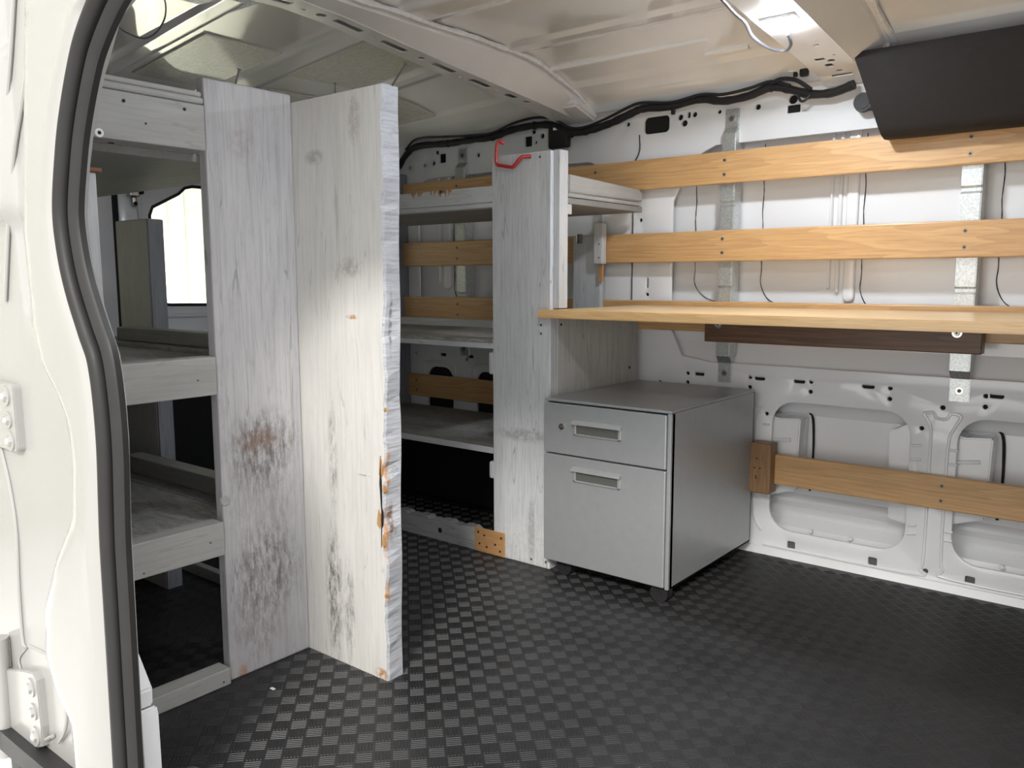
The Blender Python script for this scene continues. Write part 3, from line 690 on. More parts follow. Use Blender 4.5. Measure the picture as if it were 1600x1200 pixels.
# hinge leaves bolted to the pillar
def hinge(name, label, x0, x1, z0, z1, bolts, extra=None):
    y = 0.586
    t = thing(name, label, 'hinge', ((x0+x1)/2, y, z0), 'door hinges on the pillar')
    bm = bmesh.new(); add_prism(bm, extra if extra else rrect(x0, x1, z0, z1, 0.010, 4), 1, y-0.006, y+0.014)
    bmesh.ops.bevel(bm, geom=[e for e in bm.edges if all(v.co.y < y-0.005 for v in e.verts)], offset=0.002, segments=2, affect='EDGES')
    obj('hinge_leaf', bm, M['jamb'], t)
    for (bx, bz, r) in bolts:
        bm = bmesh.new(); add_cyl(bm, (bx, y-0.006, bz), (0, -1, 0), r, 0.003, 20); w_ = obj('bolt', bm, M['jamb'], t, smooth=True)
        bm = bmesh.new(); add_cyl(bm, (bx, y-0.009, bz), (0, -1, 0), r*0.62, 0.004, 6, r*0.52); obj('bolt_head', bm, M['jamb'], w_)
        bm = bmesh.new(); add_cyl(bm, (bx, y-0.013, bz), (0, -1, 0), r*0.30, 0.0015, 12); obj('bolt_tip', bm, M['body'], w_)
    return t
hinge('door_hinge', 'white painted upper hinge leaf with three bolts on the door pillar', -1.72, -1.588, 0.565, 0.688, [(-1.620, 0.665, .018), (-1.616, 0.622, .015), (-1.614, 0.584, .018)])
h2 = hinge('door_hinge', 'white painted lower hinge leaf with arm near the bottom of the door pillar', 0, 0, 0, 0, [(-1.612, 0.118, .018), (-1.608, 0.072, .016), (-1.605, 0.025, .018)],
      extra=[(-1.585, 0.14), (-1.60, 0.15), (-1.64, 0.142), (-1.74, 0.115), (-1.74, -0.02), (-1.70, -0.02), (-1.62, -0.005), (-1.585, 0.01), (-1.580, 0.05)])
tag(obj('hinge_pin', cyl((-1.742, 0.575, -0.06), (0, 0, 1), 0.018, 0.24, 18), M['jamb'], None, smooth=True), 'white painted hinge pin barrel at the lower left edge', 'hinge pin')
tag(obj('gap_shade_box', box((-1.735, 0.575, -0.16), (-1.672, 0.60, -0.045), 0.012), M['plastic']), 'black box for the shaded gap below the lower hinge arm', 'gap_shade')  # black box stands in for shade in the gap under the hinge arm
tag(obj('cable_clip', tube([(-1.205, 0.66, 0.004), (-1.215, 0.655, 0.05), (-1.19, 0.65, 0.085), (-1.17, 0.67, 0.07), (-1.18, 0.68, 0.03), (-1.15, 0.69, 0.004)], 0.006, 8), M['plastic'], smooth=True), 'small black plastic cable clip beside the lower end of the door pillar', 'clip')

# outside: garage wall and floor ----------------------------------
gw = struct(obj('wall_garage', box((-5.7, -6, -0.75), (-5.6, 6, 4), 0), M['cream']))
for i in range(26):
    y = -3+0.36*i
    obj('wall_batten', box((-5.6, y, -0.7), (-5.57, y+0.12, 3.9), 0.01, 1), M['cream'], gw)
struct(obj('floor_garage', box((-6.5, -6, -0.80), (4, 6, -0.75), 0), M['concrete']))

# ================================================================ FURNITURE
# --- steel uprights on the far wall
def strap(x, w_, ztop, zbot, label, steps, yb=2.499):
    t = thing('steel_upright', label, 'bracket', (x, 2.49, zbot), 'galvanised uprights on the far wall')
    yf = 2.4755
    pr = [(yb, ztop), (yb-0.004, ztop), (yb-0.004, ztop-0.055), (yf, ztop-0.075)]
    for zs in steps: pr += [(yf, zs+0.016), (yf+0.006, zs+0.010), (yf+0.006, zs+0.002), (yf, zs-0.004)]
    pr += [(yf, zbot+0.085), (yb-0.004, zbot+0.062), (yb-0.004, zbot), (yb, zbot), (yb, zbot+0.06), (yb+0.03, zbot+0.09), (yb+0.03, ztop-0.08), (yb, ztop-0.06)]
    bm = bmesh.new(); add_prism(bm, pr, 0, x-w_/2, x+w_/2)
    bmesh.ops.bevel(bm, geom=[e for e in bm.edges if abs(e.verts[0].co.x-e.verts[1].co.x) < 1e-5 and e.verts[0].co.y < 2.497 and e.verts[1].co.y < 2.497], offset=0.0025, segments=2, affect='EDGES')
    obj('channel', bm, M['galv'], t)
    for z in (ztop-0.028, zbot+0.030):
        bm = bmesh.new(); add_cyl(bm, (x, yb-0.0035, z), (0, -1, 0), 0.010, 0.003, 18); bb = obj('bolt', bm, M['chrome'], t, smooth=True)
        bm = bmesh.new(); add_cyl(bm, (x, yb-0.0065, z), (0, -1, 0), 0.005, 0.002, 8); obj('bolt_recess', bm, M['nail'], bb)
    return t
strap(-1.125, 0.046, 1.388, 0.538, 'galvanised steel upright with stepped face left of the red hooked bay, middle of the far wall', [1.092, 0.83])['label'] = 'galvanised steel upright on the far wall above the filing cabinet'
strap(-0.448, 0.050, 1.395, 0.536, 'galvanised steel upright on the far wall under the dark overhead console', [1.092, 0.83])
strap(-2.245, 0.050, 1.378, 0.56, 'galvanised steel upright behind the far shelving, left of the tall grey post', [1.092, 0.80])
# --- wooden rails
def railb(x0, x1, z0, z1, label, sc, yb=2.4755, th=0.0195, mat='rail', nm='wooden_rail'):
    t = thing(nm, label, 'rail', ((x0+x1)/2, yb-th/2, z0), 'wooden rails on the far wall')
    obj('slat', box((x0, yb-th, z0), (x1, yb, z1), 0.004, 2), M[mat], t)
    for x in sc:
        for f in (0.72, 0.28): screw(t, x, yb-th, z0+(z1-z0)*f)
    return t
SCX = (-2.245, -1.128, -0.452)
railb(-2.55, 0.60, 1.160, 1.257, 'highest varnished wooden rail across the far wall', SCX+(-1.60,))
railb(-2.55, 0.60, 0.922, 1.018, 'second varnished wooden rail from the top on the far wall', SCX)
railb(-2.55, 0.60, 0.700, 0.797, 'varnished wooden rail running right behind the worktop back edge', SCX)
railb(-2.55, -1.55, 0.378, 0.472, 'brown wooden rail between the two lower far-side shelves', (-2.50,), yb=2.4925)
rl = railb(-0.962, 0.60, 0.235, 0.329, 'low wooden rail across the cut-outs, right of the filing cabinet', (-0.472,), yb=2.4925)
bk = thing('wood_block', 'short upright brown wood block at the low rail end beside the cabinet', 'block', (-0.975, 2.46, 0.208))
obj('block_body', box((-1.012, 2.434, 0.208), (-0.940, 2.4925, 0.366), 0.005), M['block'], bk)
for x, z in ((-0.983, .318), (-0.99, .288), (-0.972, .288), (-0.985, .262), (-0.983, .256)):
    obj('nail_hole', cyl((x, 2.4345, z), (0, -1, 0), 0.0028, 0.001, 8), M['dark'], bk)

# --- worktop
wt = thing('worktop', 'long varnished pine worktop over the filing cabinet', 'worktop', (-0.5, 2.1, 0.757))
bm = bmesh.new(); add_prism(bm, [(-1.446, 1.922), (0.60, 1.922), (0.60, 2.4525), (-1.4200, 2.4525), (-1.4200, 1.9515), (-1.446, 1.9515)], 2, 0.757, 0.781)
bmesh.ops.bevel(bm, geom=bm.edges[:], offset=0.0025, segments=2, affect='EDGES')
obj('board', bm, M['desk'], wt)
lg = obj('ledger_board', box((-1.158, 2.410, 0.673), (-0.388, 2.4545, 0.7565), 0.003), M['fir'], wt, label='dark fir plywood ledger board')
for x in (-1.112, -0.447):
    bm = bmesh.new(); add_cyl(bm, (x, 2.4105, 0.727), (0, -1, 0), 0.0125, 0.002, 20); q = obj('washer', bm, M['chrome'], lg, smooth=True)
    WLOC[q.name] = WLOC[lg.name]
    obj('bolt_head', cyl((x, 2.4085, 0.727), (0, -1, 0), 0.0075, 0.004, 14, 0.006), M['galv'], lg, smooth=True)
    obj('bolt_recess', cyl((x, 2.4045, 0.727), (0, -1, 0), 0.003, 0.0006, 6), M['dark'], lg)

# --- filing cabinet
CX0, CX1, CY0, CY1, CZ0, CZ1 = -1.412, -1.004, 1.908, 2.452, 0.046, 0.529
fc = thing('filing_cabinet', 'silver grey two-drawer metal filing cabinet on casters under the worktop', 'cabinet', ((CX0+CX1)/2, (CY0+CY1)/2, 0))
bm = bmesh.new()
add_box(bm, (CX0, CY0+0.024, CZ0), (CX0+0.006, CY1, CZ1-0.008), 0.001); add_box(bm, (CX1-0.006, CY0+0.012, CZ0), (CX1, CY1, CZ1-0.008), 0.001)
add_box(bm, (CX0, CY1-0.006, CZ0), (CX1, CY1, CZ1-0.008), 0.001); add_box(bm, (CX0, CY0+0.024, CZ0), (CX1, CY1, CZ0+0.006), 0.001)
add_box(bm, (CX1-0.0105, CY0+0.005, CZ0), (CX1, CY0+0.026, CZ1-0.008), 0.001)
obj('body', bm, M['cab'], fc)
obj('top', box((CX0, CY0+0.004, CZ1-0.008), (CX1, CY1, CZ1), 0.0025), M['cab'], fc)
obj('inner_frame', box((CX0+0.008, CY0+0.028, CZ0+0.008), (CX1-0.008, CY0+0.06, CZ1-0.01), 0), M['dark'], fc)
def drawer(z0, z1, hz):
    d = obj('drawer', box((CX0+0.001, CY0, z0), (CX1-0.012, CY0+0.022, z1), 0.003), M['cab'], fc)
    hx0, hx1 = -1.306, -1.151
    bm = bmesh.new(); yy = CY0
    add_box(bm, (hx0, yy-0.006, hz+0.015), (hx1, yy+0.001, hz+0.022), 0.002); add_box(bm, (hx0, yy-0.004, hz-0.020), (hx1, yy+0.001, hz-0.015), 0.0015)
    add_box(bm, (hx0, yy-0.004, hz-0.020), (hx0+0.009, yy+0.001, hz+0.018), 0.0015); add_box(bm, (hx1-0.009, yy-0.004, hz-0.020), (hx1, yy+0.001, hz+0.018), 0.0015)
    add_prism(bm, [(yy-0.013, hz+0.012), (yy-0.011, hz+0.019), (yy-0.001, hz+0.024), (yy-0.001, hz+0.018)], 0, hx0-0.003, hx1+0.003)
    obj('handle_frame', bm, M['cab2'], d, label='lighter grey recessed pull frame')
    obj('handle_recess', box((hx0+0.009, yy-0.0012, hz-0.015), (hx1-0.009, yy+0.001, hz+0.016), 0), M['cabin'], d)
    return d
dt = drawer(0.372, 0.517, 0.452); db = drawer(0.050, 0.368, 0.318)
lk = obj('lock', cyl((-1.347, CY0+0.001, 0.452), (0, -1, 0), 0.0095, 0.005, 20, 0.0085), M['chrome'], dt, smooth=True)
obj('keyhole', cyl((-1.347, CY0-0.004, 0.452), (0, -1, 0), 0.005, 0.001, 12), M['brass'], dt)
for x, y in ((CX0+0.05, CY0+0.05), (CX1-0.035, CY0+0.035), (CX0+0.05, CY1-0.05), (CX1-0.05, CY1-0.05)):
    bm = bmesh.new(); add_cyl(bm, (x, y-0.016, 0.026), (0, 1, 0), 0.026, 0.012, 24); add_cyl(bm, (x, y+0.004, 0.026), (0, 1, 0), 0.026, 0.012, 24)
    q = obj('caster', bm, M['plastic'], fc, smooth=True)
    bm = bmesh.new(); add_cyl(bm, (x, y-0.004, 0.026), (0, 1, 0), 0.016, 0.008, 16); add_cyl(bm, (x, y-0.018, 0.026), (0, 1, 0), 0.008, 0.002, 16); add_prism(bm, [(x-0.034, 0.026), (x-0.02, 0.047), (x+0.02, 0.047), (x+0.028, 0.03)], 1, y-0.004, y+0.004)
    obj('caster_fork', bm, M['plastic'], fc, smooth=True)

# --- far shelving unit
orig = (-2.0, 2.2, 0)
su = thing('shelving_unit', 'grey painted far-side shelving unit with tall post left of the filing cabinet', 'shelving', orig, 'grey shelving units')
def rel(p, o=orig): return tuple(p[i]-o[i] for i in range(3))
YS = 1.952
M['post'] = painted_wood('grey_painted_post', 2, (0.48, 0.49, 0.51), (0.58, 0.59, 0.61), 0.8, dirt=0.25, stains_and_light=[
    (rel((-1.52, YS, .40)), (0.10, 0.03, 0.02), (0.18, 0.17, 0.16), 0.5, 'dot'), (rel((-1.52, YS, .05)), (0.15, 0.03, 0.09), (0.72, 0.71, 0.68), 0.35, 'dot'),  # pale patch paints outside light onto the post foot; the others are stains
    (rel((-1.425, YS, .35)), (0.008, 0.03, 0.18), (0.25, 0.17, 0.10), 0.5, 'dot'), (rel((-1.49, YS, .10)), (0.015, 0.03, 0.10), (0.2, 0.19, 0.18), 0.5, 'dot')])
obj('post', box((-1.640, YS, 0.0), (-1.421, 1.988, 1.231), 0.003), M['post'], su)
obj('post_cleat', box((-1.4205, 1.966, 0.784), (-1.400, 2.008, 1.233), 0.002), M['gz'], su)
obj('end_panel', box((-1.440, 1.9885, 0.0), (-1.4205, 2.450, 0.7563), 0.002), M['gpanel'], su, label='grey washed plywood end panel')
for x, z in ((-1.435, 0.02), (-1.49, 0.018), (-1.46, 1.215), (-1.455, .735), (-1.455, .71)): screw(su, x, YS, z, 0.004)
obj('knot_hole', cyl((-1.4205, 2.40, 0.575), (1, 0, 0), 0.005, 0.001, 8), M['dark'], su)
obj('knot_hole', cyl((-1.4205, 2.005, 0.735), (1, 0, 0), 0.004, 0.001, 8), M['dark'], su)
# top shelf
obj('shelf', box((-2.60, 1.990, 1.085), (-1.405, 2.440, 1.103), 0.002), M['gdark'], su)
fr = obj('shelf_front', box((-2.60, 1.952, 1.098), (-1.6405, 1.9735, 1.147), 0.003), M['gx'], su)
obj('shelf_front', box((-2.60, 1.955, 1.083), (-1.6405, 1.9895, 1.098), 0.003), M['gx'], su)
bm = bmesh.new(); add_prism(bm, [(2.012, 1.116), (2.012, 1.168), (2.41, 1.156), (2.43, 1.148), (2.432, 1.118)], 0, -1.4195, -1.399)
bmesh.ops.bevel(bm, geom=bm.edges[:], offset=0.003, segments=2, affect='EDGES')
obj('shelf_end', bm, M['gy'], su); obj('shelf_end', box((-1.4195, 2.012, 1.104), (-1.401, 2.424, 1.1155), 0.002), M['gy'], su)
obj('cleat', box((-1.417, 2.009, 1.055), (-1.405, 2.035, 1.084), 0.002), M['gz'], su)
# torn paint patches on the front edge of the top shelf
for i in range(26):
    x = random.choice([random.uniform(-1.99, -1.92), random.uniform(-1.90, -1.78), random.uniform(-1.86, -1.80)])
    h = random.uniform(0.006, 0.024)
    bm = bmesh.new(); add_prism(bm, [(x-0.003, 1.1465), (x+0.003, 1.1465), (x+0.0012, 1.1465-h), (x-0.001, 1.1465-h*0.9)], 1, 1.9512, 1.9525)
    obj('torn_splinter', bm, M['raw'], su)
# middle shelves
obj('shelf', box((-2.60, 1.954, 0.672), (-1.6405, 2.430, 0.684), 0.002), M['gdeck'], su)
obj('shelf_front', box((-2.60, YS+0.001, 0.655), (-1.6405, 1.990, 0.672), 0.002), M['gx'], su)
obj('ledger', box((-2.60, 2.430, 0.64), (-1.60, 2.4535, 0.712), 0.003), M['gx'], su)
obj('shelf', box((-2.60, 1.954, 0.331), (-1.6405, 2.470, 0.345), 0.002), M['gdeck'], su)
obj('shelf_front', box((-2.60, YS, 0.327), (-1.6405, 1.9535, 0.3465), 0.001), M['gx'], su)
obj('cleat', box((-1.662, 1.956, 0.575), (-1.6405, 1.985, 0.645), 0.006), M['gz'], su)
obj('cleat', box((-1.662, 1.956, 0.245), (-1.6405, 1.985, 0.300), 0.006), M['gz'], su)
# kick board with raw block
bm = bmesh.new(); x0, x1 = -2.60, -1.717; n = 60
top = [(x0+(x1-x0)*i/n, 0.070+0.004*math.sin(i*0.9)+0.003*math.sin(i*2.7)) for i in range(n+1)]
add_prism(bm, [(x0, 0.001)]+top+[(x1, 0.001)], 1, 1.953, 1.990)
bmesh.ops.triangulate(bm, faces=[f for f in bm.faces if len(f.verts) > 4])
obj('kick_board', bm, M['gold'], su, label='weathered cracked kick board on the floor')
obj('knot_hole', cyl((-1.875, 1.9532, 0.035), (0, -1, 0), 0.009, 0.001, 10), M['dark'], su)
rb_ = obj('repair_block', box((-1.716, 1.947, 0.001), (-1.592, 1.9515, 0.080), 0.002), M['raw'], su, label='raw orange plywood repair block')
for x, z in ((-1.70, .065), (-1.675, .058), (-1.605, .062), (-1.695, .028), (-1.665, .022), (-1.63, .036), (-1.61, .018)):
    obj('nail_hole', cyl((x, 1.9472, z), (0, -1, 0), 0.0038, 0.001, 8), M['dark'], su)
# supports on the wall beside the end panel
ib = thing('wall_support', 'short grey board standing behind the worktop between the two rails', 'board', (-1.6, 2.43, 0.70))
obj('board', box((-1.675, 2.433, 0.60), (-1.560, 2.4552, 1.018), 0.004), M['gz'], ib)
obj('board_block', box((-1.572, 2.405, 0.918), (-1.536, 2.4325, 1.056), 0.004), M['gz'], ib)
obj('raw_strip', box((-1.560, 2.42, 0.86), (-1.545, 2.4325, 0.917), 0.001), M['raw'], ib, label='bare wood strip')
for z in (.985, .94): screw(ib, -1.549, 2.405, z, 0.003)
obj('latch', box((-1.655, 2.424, 0.99), (-1.632, 2.4335, 1.022), 0.002), M['chrome'], ib, label='small metal latch')

# --- near shelving unit
orig2 = (-2.0, 0.95, 0)
sn = thing('shelving_unit', 'grey near-side shelving with deep aprons, seen beside the weather seal', 'shelving', orig2, 'grey shelving units')
XA = -1.54
def apron(z0, z1, y0=0.64, y1=0.948, mat='gy'):
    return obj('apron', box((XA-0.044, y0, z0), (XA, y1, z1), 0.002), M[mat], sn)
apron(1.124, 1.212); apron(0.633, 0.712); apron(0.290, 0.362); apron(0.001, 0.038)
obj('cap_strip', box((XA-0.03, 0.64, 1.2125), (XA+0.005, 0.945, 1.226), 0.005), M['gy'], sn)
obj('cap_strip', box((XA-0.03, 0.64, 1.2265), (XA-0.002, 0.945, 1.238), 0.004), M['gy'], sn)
for y, z, r in ((.785, 1.195, .0032), (.905, 1.198, .0032), (.825, 1.160, .002)):
    obj('nail_hole', cyl((XA+0.0005, y, z), (1, 0, 0), r, 0.001, 8), M['dark'], sn)
screw(sn, XA, 0.737, 1.132, 0.008, d=(1, 0, 0), mat='label')
for y, z in ((.905, .667), (.915, .325), (.77, .30), (.76, .012), (.93, .012)): screw(sn, XA, y, z, 0.0025, d=(1, 0, 0))
obj('shelf', box((-2.90, 0.64, 1.106), (-1.584, 1.165, 1.123), 0.002), M['gdark'], sn)
for zt in (0.700, 0.352):
    obj('shelf', box((-2.90, 0.64, zt-0.018), (-1.584, 1.028, zt), 0.0015), M['gdeck'], sn)
    obj('shelf', box((-2.90, 1.031, zt-0.018), (-1.584, 1.148, zt+(0.009 if zt > .5 else 0.0)), 0.0015), M['gdeck'], sn)
    obj('shelf_lip', box((-2.22, 1.075, zt+(0.0095 if zt > .5 else 0.0005)), (-1.585, 1.125, zt+0.044), 0.003), M['gdark'], sn)
M['gpost'] = painted_wood('greenish_grey_upright', 2, (0.44, 0.44, 0.415), (0.52, 0.52, 0.49), 0.4, dirt=0.4)
bm = bmesh.new(); add_box(bm, (-2.345, 1.1505, 0.0), (-2.175, 1.196, 1.032), 0.003); obj('upright', bm, [M['gpost']], sn)
obj('upright_edge', box((-2.1749, 1.1515, 0.001), (-2.168, 1.195, 1.030), 0.001), M['gedge'], sn, label='blue-grey side of the upright')
obj('upright', box((-1.60, 0.64, 0.0), (-1.562, 0.737, 1.064), 0.002), M['gz'], sn)
obj('upright', box((-1.60, 0.632, 1.0645), (-1.555, 0.745, 1.072), 0.001), M['rawend'], sn, label='raw brown torn wood top')
obj('upright', box((-2.88, 1.20, 0.0), (-2.80, 1.235, 1.10), 0.002), M['gedge'], sn)
obj('floor_rail', box((-2.90, 1.262, 0.001), (-1.62, 1.285, 0.034), 0.003), M['gold'], sn)

# --- corner boards (L-shaped upright)
orig3 = (-1.45, 1.17, 0)
cb = thing('corner_boards', 'tall L-shaped pair of weathered white-grey boards standing on the mat', 'boards', orig3)
def r3(p): return rel(p, orig3)
DK = (0.075, 0.065, 0.06); OR = (0.40, 0.19, 0.065); RU = (0.15, 0.08, 0.05)
M['boardL'] = painted_wood('scuffed_left_board', 2, (0.38, 0.37, 0.385), (0.50, 0.49, 0.50), 0.75, dirt=0.35, bumpy=0.7, stains_and_light=[
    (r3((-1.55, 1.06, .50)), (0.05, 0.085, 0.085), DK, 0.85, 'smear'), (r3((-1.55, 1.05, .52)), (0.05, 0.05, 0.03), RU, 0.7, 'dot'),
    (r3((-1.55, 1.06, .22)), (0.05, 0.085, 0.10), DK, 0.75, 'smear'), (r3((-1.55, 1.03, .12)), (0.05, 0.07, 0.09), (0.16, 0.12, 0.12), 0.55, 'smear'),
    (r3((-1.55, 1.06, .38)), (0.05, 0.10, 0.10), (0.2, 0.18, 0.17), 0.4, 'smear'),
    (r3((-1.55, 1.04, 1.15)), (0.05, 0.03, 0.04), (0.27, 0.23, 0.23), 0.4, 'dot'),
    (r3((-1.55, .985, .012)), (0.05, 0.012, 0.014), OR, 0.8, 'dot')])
M['boardR'] = painted_wood('worn_white_right_board', 2, (0.56, 0.55, 0.53), (0.66, 0.65, 0.625), 0.4, dirt=0.15, bumpy=0.5, stains_and_light=[
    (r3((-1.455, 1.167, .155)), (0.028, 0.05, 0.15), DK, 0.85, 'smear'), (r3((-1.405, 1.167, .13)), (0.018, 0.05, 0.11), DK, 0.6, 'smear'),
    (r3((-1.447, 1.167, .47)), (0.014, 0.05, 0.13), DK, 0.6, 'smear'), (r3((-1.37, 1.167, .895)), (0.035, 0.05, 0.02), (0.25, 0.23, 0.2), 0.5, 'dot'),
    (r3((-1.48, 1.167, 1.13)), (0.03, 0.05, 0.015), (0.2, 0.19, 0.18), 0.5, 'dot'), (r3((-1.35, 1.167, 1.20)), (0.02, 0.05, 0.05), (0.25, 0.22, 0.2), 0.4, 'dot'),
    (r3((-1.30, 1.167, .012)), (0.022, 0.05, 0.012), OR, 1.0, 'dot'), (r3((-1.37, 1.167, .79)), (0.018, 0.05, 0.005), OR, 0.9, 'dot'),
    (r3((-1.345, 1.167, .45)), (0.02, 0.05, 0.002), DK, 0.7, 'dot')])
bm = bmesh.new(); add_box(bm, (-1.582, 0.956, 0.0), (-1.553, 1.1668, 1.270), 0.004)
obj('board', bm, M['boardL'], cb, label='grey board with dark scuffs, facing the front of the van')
obj('knot', cyl((-1.5535, 0.962, 0.402), (1, -0.3, 0), 0.012, 0.003, 9, 0.009), M['gy'], cb)
# right board: ragged outer edge
nn = 90; xr = []
def rag(z):
    v = -1.262-0.022*(1-z/1.25)+0.0022*math.sin(z*31)+0.0016*math.sin(z*77+1)+0.001*math.sin(z*171)
    for zc, d, s in ((0.47, 0.012, 0.02), (0.415, 0.009, 0.018), (0.36, 0.012, 0.025), (0.30, 0.006, 0.02), (0.75, 0.006, 0.012), (1.02, 0.004, .01), (0.17, 0.004, .01)):
        v -= d*math.exp(-((z-zc)/s)**2)
    return v
xb = lambda z: -1.262-0.022*(1-z/1.25)+0.0015*math.sin(z*23+2)-0.002*math.exp(-((z-.62)/.02)**2)
bm = bmesh.new(); zs = [1.253*i/nn for i in range(nn+1)]
L1 = []
for z in zs:
    topc = 0.004 if 0 < z < 1.253 else 0.0
    L1.append([bm.verts.new(p) for p in ((-1.575, 1.167, z), (rag(z)-0.004, 1.167, z), (rag(z), 1.172, z), (xb(z), 1.211, z), (xb(z)-0.004, 1.214, z), (-1.575, 1.214, z))])
for a, b in zip(L1, L1[1:]):
    for k in range(6): bm.faces.new((a[k], a[(k+1) % 6], b[(k+1) % 6], b[k]))
bm.faces.new(L1[0]); bm.faces.new(L1[-1][::-1]); bmesh.ops.recalc_face_normals(bm, faces=bm.faces)
for f in bm.faces:
    c = f.calc_center_median()
    if f.normal.x > 0.5 and c.y > 1.168: f.material_index = 1
M['edgeR'] = painted_wood('rough_sawn_white_edge', 1, (0.33, 0.34, 0.375), (0.46, 0.465, 0.49), 1.0, dirt=0.5, bumpy=1.0, stains_and_light=[
    (r3((-1.275, 1.185, .355)), (0.03, 0.008, 0.04), RU, 1.0, 'dot'), (r3((-1.275, 1.175, .47)), (0.03, 0.006, 0.05), OR, 0.9, 'dot'),
    (r3((-1.275, 1.172, .33)), (0.03, 0.006, 0.06), OR, 0.9, 'dot'), (r3((-1.28, 1.172, .20)), (0.03, 0.004, 0.03), OR, 0.9, 'dot'), (r3((-1.265, 1.185, .78)), (0.03, 0.004, 0.07), DK, 0.7, 'dot')])
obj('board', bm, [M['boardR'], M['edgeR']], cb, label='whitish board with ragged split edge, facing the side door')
# bare wood chips and splits along the ragged edge
for zc, h, wd in ((0.475, 0.050, 0.010), (0.362, 0.042, 0.012), (0.315, 0.03, 0.008), (0.195, 0.012, 0.006), (0.43, 0.02, 0.006), (0.60, 0.008, .004)):
    x = rag(zc)
    bm = bmesh.new(); add_prism(bm, [(x-wd, zc-h*0.3), (x-wd*0.3, zc-h*0.5), (x-0.0005, zc-h*0.35), (x-0.0002, zc+h*0.3), (x-wd*0.5, zc+h*0.5), (x-wd*0.8, zc+h*0.1)], 1, 1.1655, 1.178)
    obj('wood_chip', bm, M['raw'], cb, label='bare orange torn wood')
bm = bmesh.new()
add_prism(bm, [(rag(.47)-0.006, .30), (rag(.47)-0.003, .38), (rag(.47)-0.007, .44), (rag(.47)-0.002, .50), (rag(.47)-0.0005, .43), (rag(.47)-0.0015, .36)], 1, 1.1652, 1.170)
obj('split', bm, M['dark'], cb)
def nail(p0, p1, label=None):
    bm = bmesh.new(); a, b = Vector(p0), Vector(p1); add_cyl(bm, a, b-a, 0.0021, (b-a).length, 8); add_cyl(bm, b-(b-a).normalized()*0.0016, b-a, 0.0046, 0.0016, 12)
    obj('nail', bm, M['nail'], cb, label=label)
nail((-1.566, 1.035, 1.262), (-1.560, 1.045, 1.302)); nail((-1.272, 1.195, 1.245), (-1.219, 1.192, 1.290), 'longer bent nail'); nail((-1.430, 1.19, 1.248), (-1.4295, 1.19, 1.281))

# --- small hanging things
hk = [(-1.586, 1.944, 1.262), (-1.592, 1.938, 1.270), (-1.601, 1.934, 1.266), (-1.604, 1.932, 1.250), (-1.604, 1.930, 1.215), (-1.600, 1.930, 1.203), (-1.585, 1.930, 1.199), (-1.550, 1.930, 1.192), (-1.538, 1.931, 1.194), (-1.515, 1.935, 1.216), (-1.503, 1.942, 1.2185), (-1.490, 1.9505, 1.2187)]
tag(obj('wire_hook', tube(hk, 0.0052, 10, 0, 5), M['red'], smooth=True), 'red vinyl-coated wire hook screwed into the tall grey post', 'hook')
# wiring harness along the roof rail
HP = [(-2.623, 2.470, 1.317), (-2.584, 2.470, 1.329), (-2.529, 2.462, 1.373), (-2.462, 2.462, 1.402), (-2.292, 2.462, 1.397), (-2.175, 2.462, 1.398), (-2.061, 2.460, 1.397), (-1.969, 2.460, 1.413), (-1.865, 2.460, 1.417), (-1.780, 2.460, 1.408), (-1.711, 2.460, 1.378), (-1.644, 2.460, 1.373), (-1.554, 2.460, 1.386), (-1.464, 2.455, 1.408), (-1.416, 2.455, 1.419), (-1.312, 2.455, 1.414), (-1.212, 2.455, 1.422), (-1.138, 2.455, 1.407), (-1.056, 2.455, 1.411), (-0.988, 2.455, 1.427), (-0.928, 2.450, 1.411), (-0.872, 2.450, 1.391), (-0.809, 2.450, 1.386), (-0.747, 2.445, 1.399)]
hw = thing('wiring_harness', 'thick black taped wiring harness along the top of the far wall', 'cable', (-1.4, 2.46, 1.38))
hp = [Vector(q) for q in HP]
obj('main_bundle', tube(hp, 0.0125, 10, 0.10, 5), M['tape'], hw, smooth=True)
up_pts = [(-2.516, 2.450, 1.393), (-2.449, 2.450, 1.429), (-2.281, 2.450, 1.420), (-2.164, 2.450, 1.412), (-2.051, 2.448, 1.410), (-1.959, 2.448, 1.432), (-1.856, 2.448, 1.441), (-1.771, 2.448, 1.427), (-1.703, 2.448, 1.390), (-1.636, 2.448, 1.385), (-1.546, 2.448, 1.405), (-1.457, 2.443, 1.430), (-1.410, 2.443, 1.435), (-1.305, 2.443, 1.423), (-1.207, 2.443, 1.433), (-1.133, 2.443, 1.424), (-1.052, 2.443, 1.430), (-0.984, 2.443, 1.440), (-0.924, 2.438, 1.419)]
obj('side_cable', tube(up_pts, 0.0048, 8, 0.05, 5), M['plastic'], hw, smooth=True)
obj('loose_cable', tube([(-0.982, 2.440, 1.435), (-0.946, 2.430, 1.440), (-0.903, 2.430, 1.429), (-0.862, 2.435, 1.399)], 0.006, 8, 0, 6), M['plastic'], hw, smooth=True)
obj('loose_cable', tube([(-0.900, 2.438, 1.387), (-0.891, 2.435, 1.372), (-0.879, 2.435, 1.372), (-0.866, 2.438, 1.386)], 0.004, 8, 0, 6), M['plastic'], hw, smooth=True)
for i in (4, 6, 8, 11, 15, 19, 21):
    p = hp[i]; t = (hp[i+1]-hp[i-1]).normalized()
    obj('cable_tie', cyl(p-t*0.003, t, 0.0145, 0.006, 12), M['rubber'], hw)
cn = [Vector((-1.801, 2.462, 1.393)), Vector((-1.720, 2.462, 1.327))]
obj('connector', box((cn[0].x, 2.452, cn[1].z), (cn[1].x+0.004, 2.480, cn[0].z+0.01), 0.008), M['plastic'], hw)
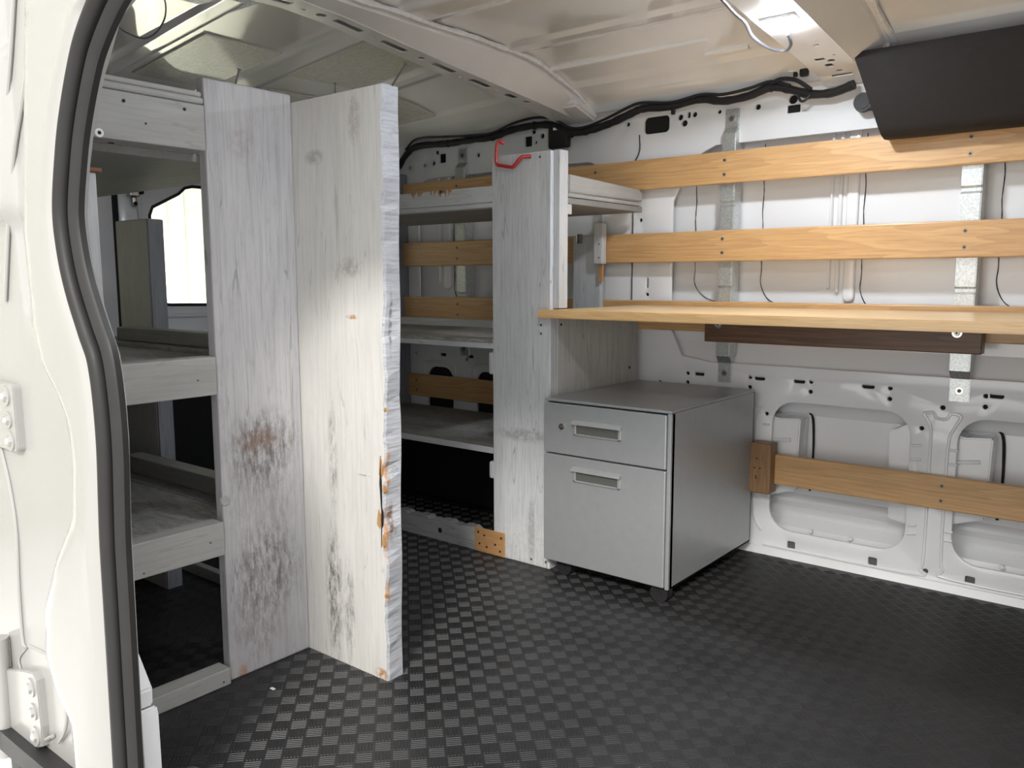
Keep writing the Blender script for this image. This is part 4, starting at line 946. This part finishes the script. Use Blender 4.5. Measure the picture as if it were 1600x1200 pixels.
obj('connector_label', box((cn[0].x+0.025, 2.4505, cn[0].z-0.004), (cn[0].x+0.048, 2.4535, cn[0].z+0.005), 0.001), M['label'], hw)
obj('plug', box((-0.896, 2.425, 1.438), (-0.872, 2.445, 1.460), 0.005), M['plastic'], hw)
obj('plug_tag', box((-0.926, 2.427, 1.455), (-0.912, 2.429, 1.485), 0.0), M['label'], hw)
# small harness clips
for q in ((-1.315, 2.470, 1.404), (-0.911, 2.440, 1.456)):
    p = Vector(q); obj('clip', box((p.x-0.006, p.y-0.006, p.z-0.014), (p.x+0.006, p.y+0.006, p.z+0.010), 0.003), M['plastic'], hw)
# thin wire hanging from the roof at the upper left
wp = [(-1.9, .955, 1.437), (-1.9, .985, 1.422), (-1.9, 1.025, 1.418), (-1.9, 1.057, 1.439), (-1.9, 1.078, 1.473), (-1.9, 1.083, 1.505), (-1.9, 1.075, 1.53), (-1.9, 1.065, 1.54)]
tag(obj('hanging_wire', tube(wp, 0.0018, 6, 0, 6), M['clearhose'], smooth=True), 'thin grey wire looping down from the roof at the upper left', 'wire')

# --- LED lamp on the second bow
lp = thing('led_lamp', 'small glowing rectangular lamp on the second roof bow', 'lamp', (-0.775, 1.975, bowz(1.975)), 'roof lamps')
lx0, lx1, ly0, ly1 = -0.820, -0.735, 1.945, 2.020; lz = bowz(1.98)
obj('lamp_housing', box((lx0, ly0, lz-0.006), (lx1, ly1, lz+0.002), 0.003), M['label'], lp)
obj('lamp_lens', box((lx0+0.003, ly0+0.003, lz-0.011), (lx1-0.003, ly1-0.003, lz-0.0065), 0.002), M['led'], lp, label='glowing lens')
lc = [(-0.845, 1.80, 1.484), (-0.85, 1.88, 1.474), (-0.846, 1.93, 1.464), (-0.858, 2.00, 1.452), (-0.860, 2.07, 1.446), (-0.845, 2.12, 1.440), (-0.82, 2.13, 1.438), (-0.795, 2.09, 1.442), (-0.785, 2.04, 1.452)]
tag(obj('lamp_cable', tube(lc, 0.0042, 8, 0.05, 5), M['clearhose'], smooth=True), 'grey cable looping beside the glowing lamp', 'cable')
# second lamp of the same kind further towards the side door, above the frame
lp2 = thing('led_lamp', 'second rectangular roof lamp nearer the side door, above the picture', 'lamp', (-0.775, 1.10, bowz(1.1)), 'roof lamps')
obj('lamp_housing', box((-0.825, 1.02, bowz(1.1)-0.022), (-0.735, 1.16, bowz(1.1)+0.002), 0.003), M['label'], lp2)
obj('lamp_lens', box((-0.80, 1.05, bowz(1.1)-0.030), (-0.755, 1.12, bowz(1.1)-0.0225), 0.003), M['led'], lp2, label='glowing lens')

# --- dark overhead console
oc = thing('overhead_console', 'large dark brown plastic overhead console at the top right', 'console', (0, 2.40, 1.23))
cprof = [(2.315, 1.452), (2.372, 1.262), (2.385, 1.243), (2.405, 1.236), (2.448, 1.240), (2.452, 1.30), (2.452, 1.40), (2.40, 1.452)]
bm = bmesh.new(); A = []
lay = [(-0.640, 0.93), (-0.652, 0.99), (-0.655, 1.0), (0.60, 1.0)]
cenY, cenZ = 2.40, 1.35
for x, k in lay:
    ring = []
    for (y, z) in cprof:
        xx = x-0.06*(z-1.25)/0.2 if x < 0 else x
        ring.append(bm.verts.new((xx, cenY+(y-cenY)*k, cenZ+(z-cenZ)*k)))
    A.append(ring)
for a, b in zip(A, A[1:]):
    for k in range(len(cprof)): bm.faces.new((a[k], a[(k+1) % 8], b[(k+1) % 8], b[k]))
bm.faces.new(A[0][::-1]); bm.faces.new(A[-1]); bmesh.ops.recalc_face_normals(bm, faces=bm.faces)
obj('console_body', bm, M['console'], oc, smooth=True)
kp = Vector((-0.724, 2.455, 1.350))
kb = obj('end_cap', cyl((kp.x, 2.462, kp.z), (0, -1, 0), 0.027, 0.014, 28, 0.025), M['plastic'], oc, smooth=True)
obj('end_cap_face', cyl((kp.x, 2.448, kp.z), (0, -1, 0), 0.019, 0.002, 24), M['rubber'], oc, smooth=True)
obj('end_cap_arm', box((kp.x, 2.45, kp.z-0.024), (kp.x+0.06, 2.468, kp.z+0.008), 0.006), M['plastic'], oc)
# crumb on the mat
tag(obj('paper_scrap', box((-1.455, 0.985, 0.0018), (-1.443, 0.992, 0.004), 0.001), M['label']), 'tiny white scrap lying on the mat below the left corner board', 'scrap')
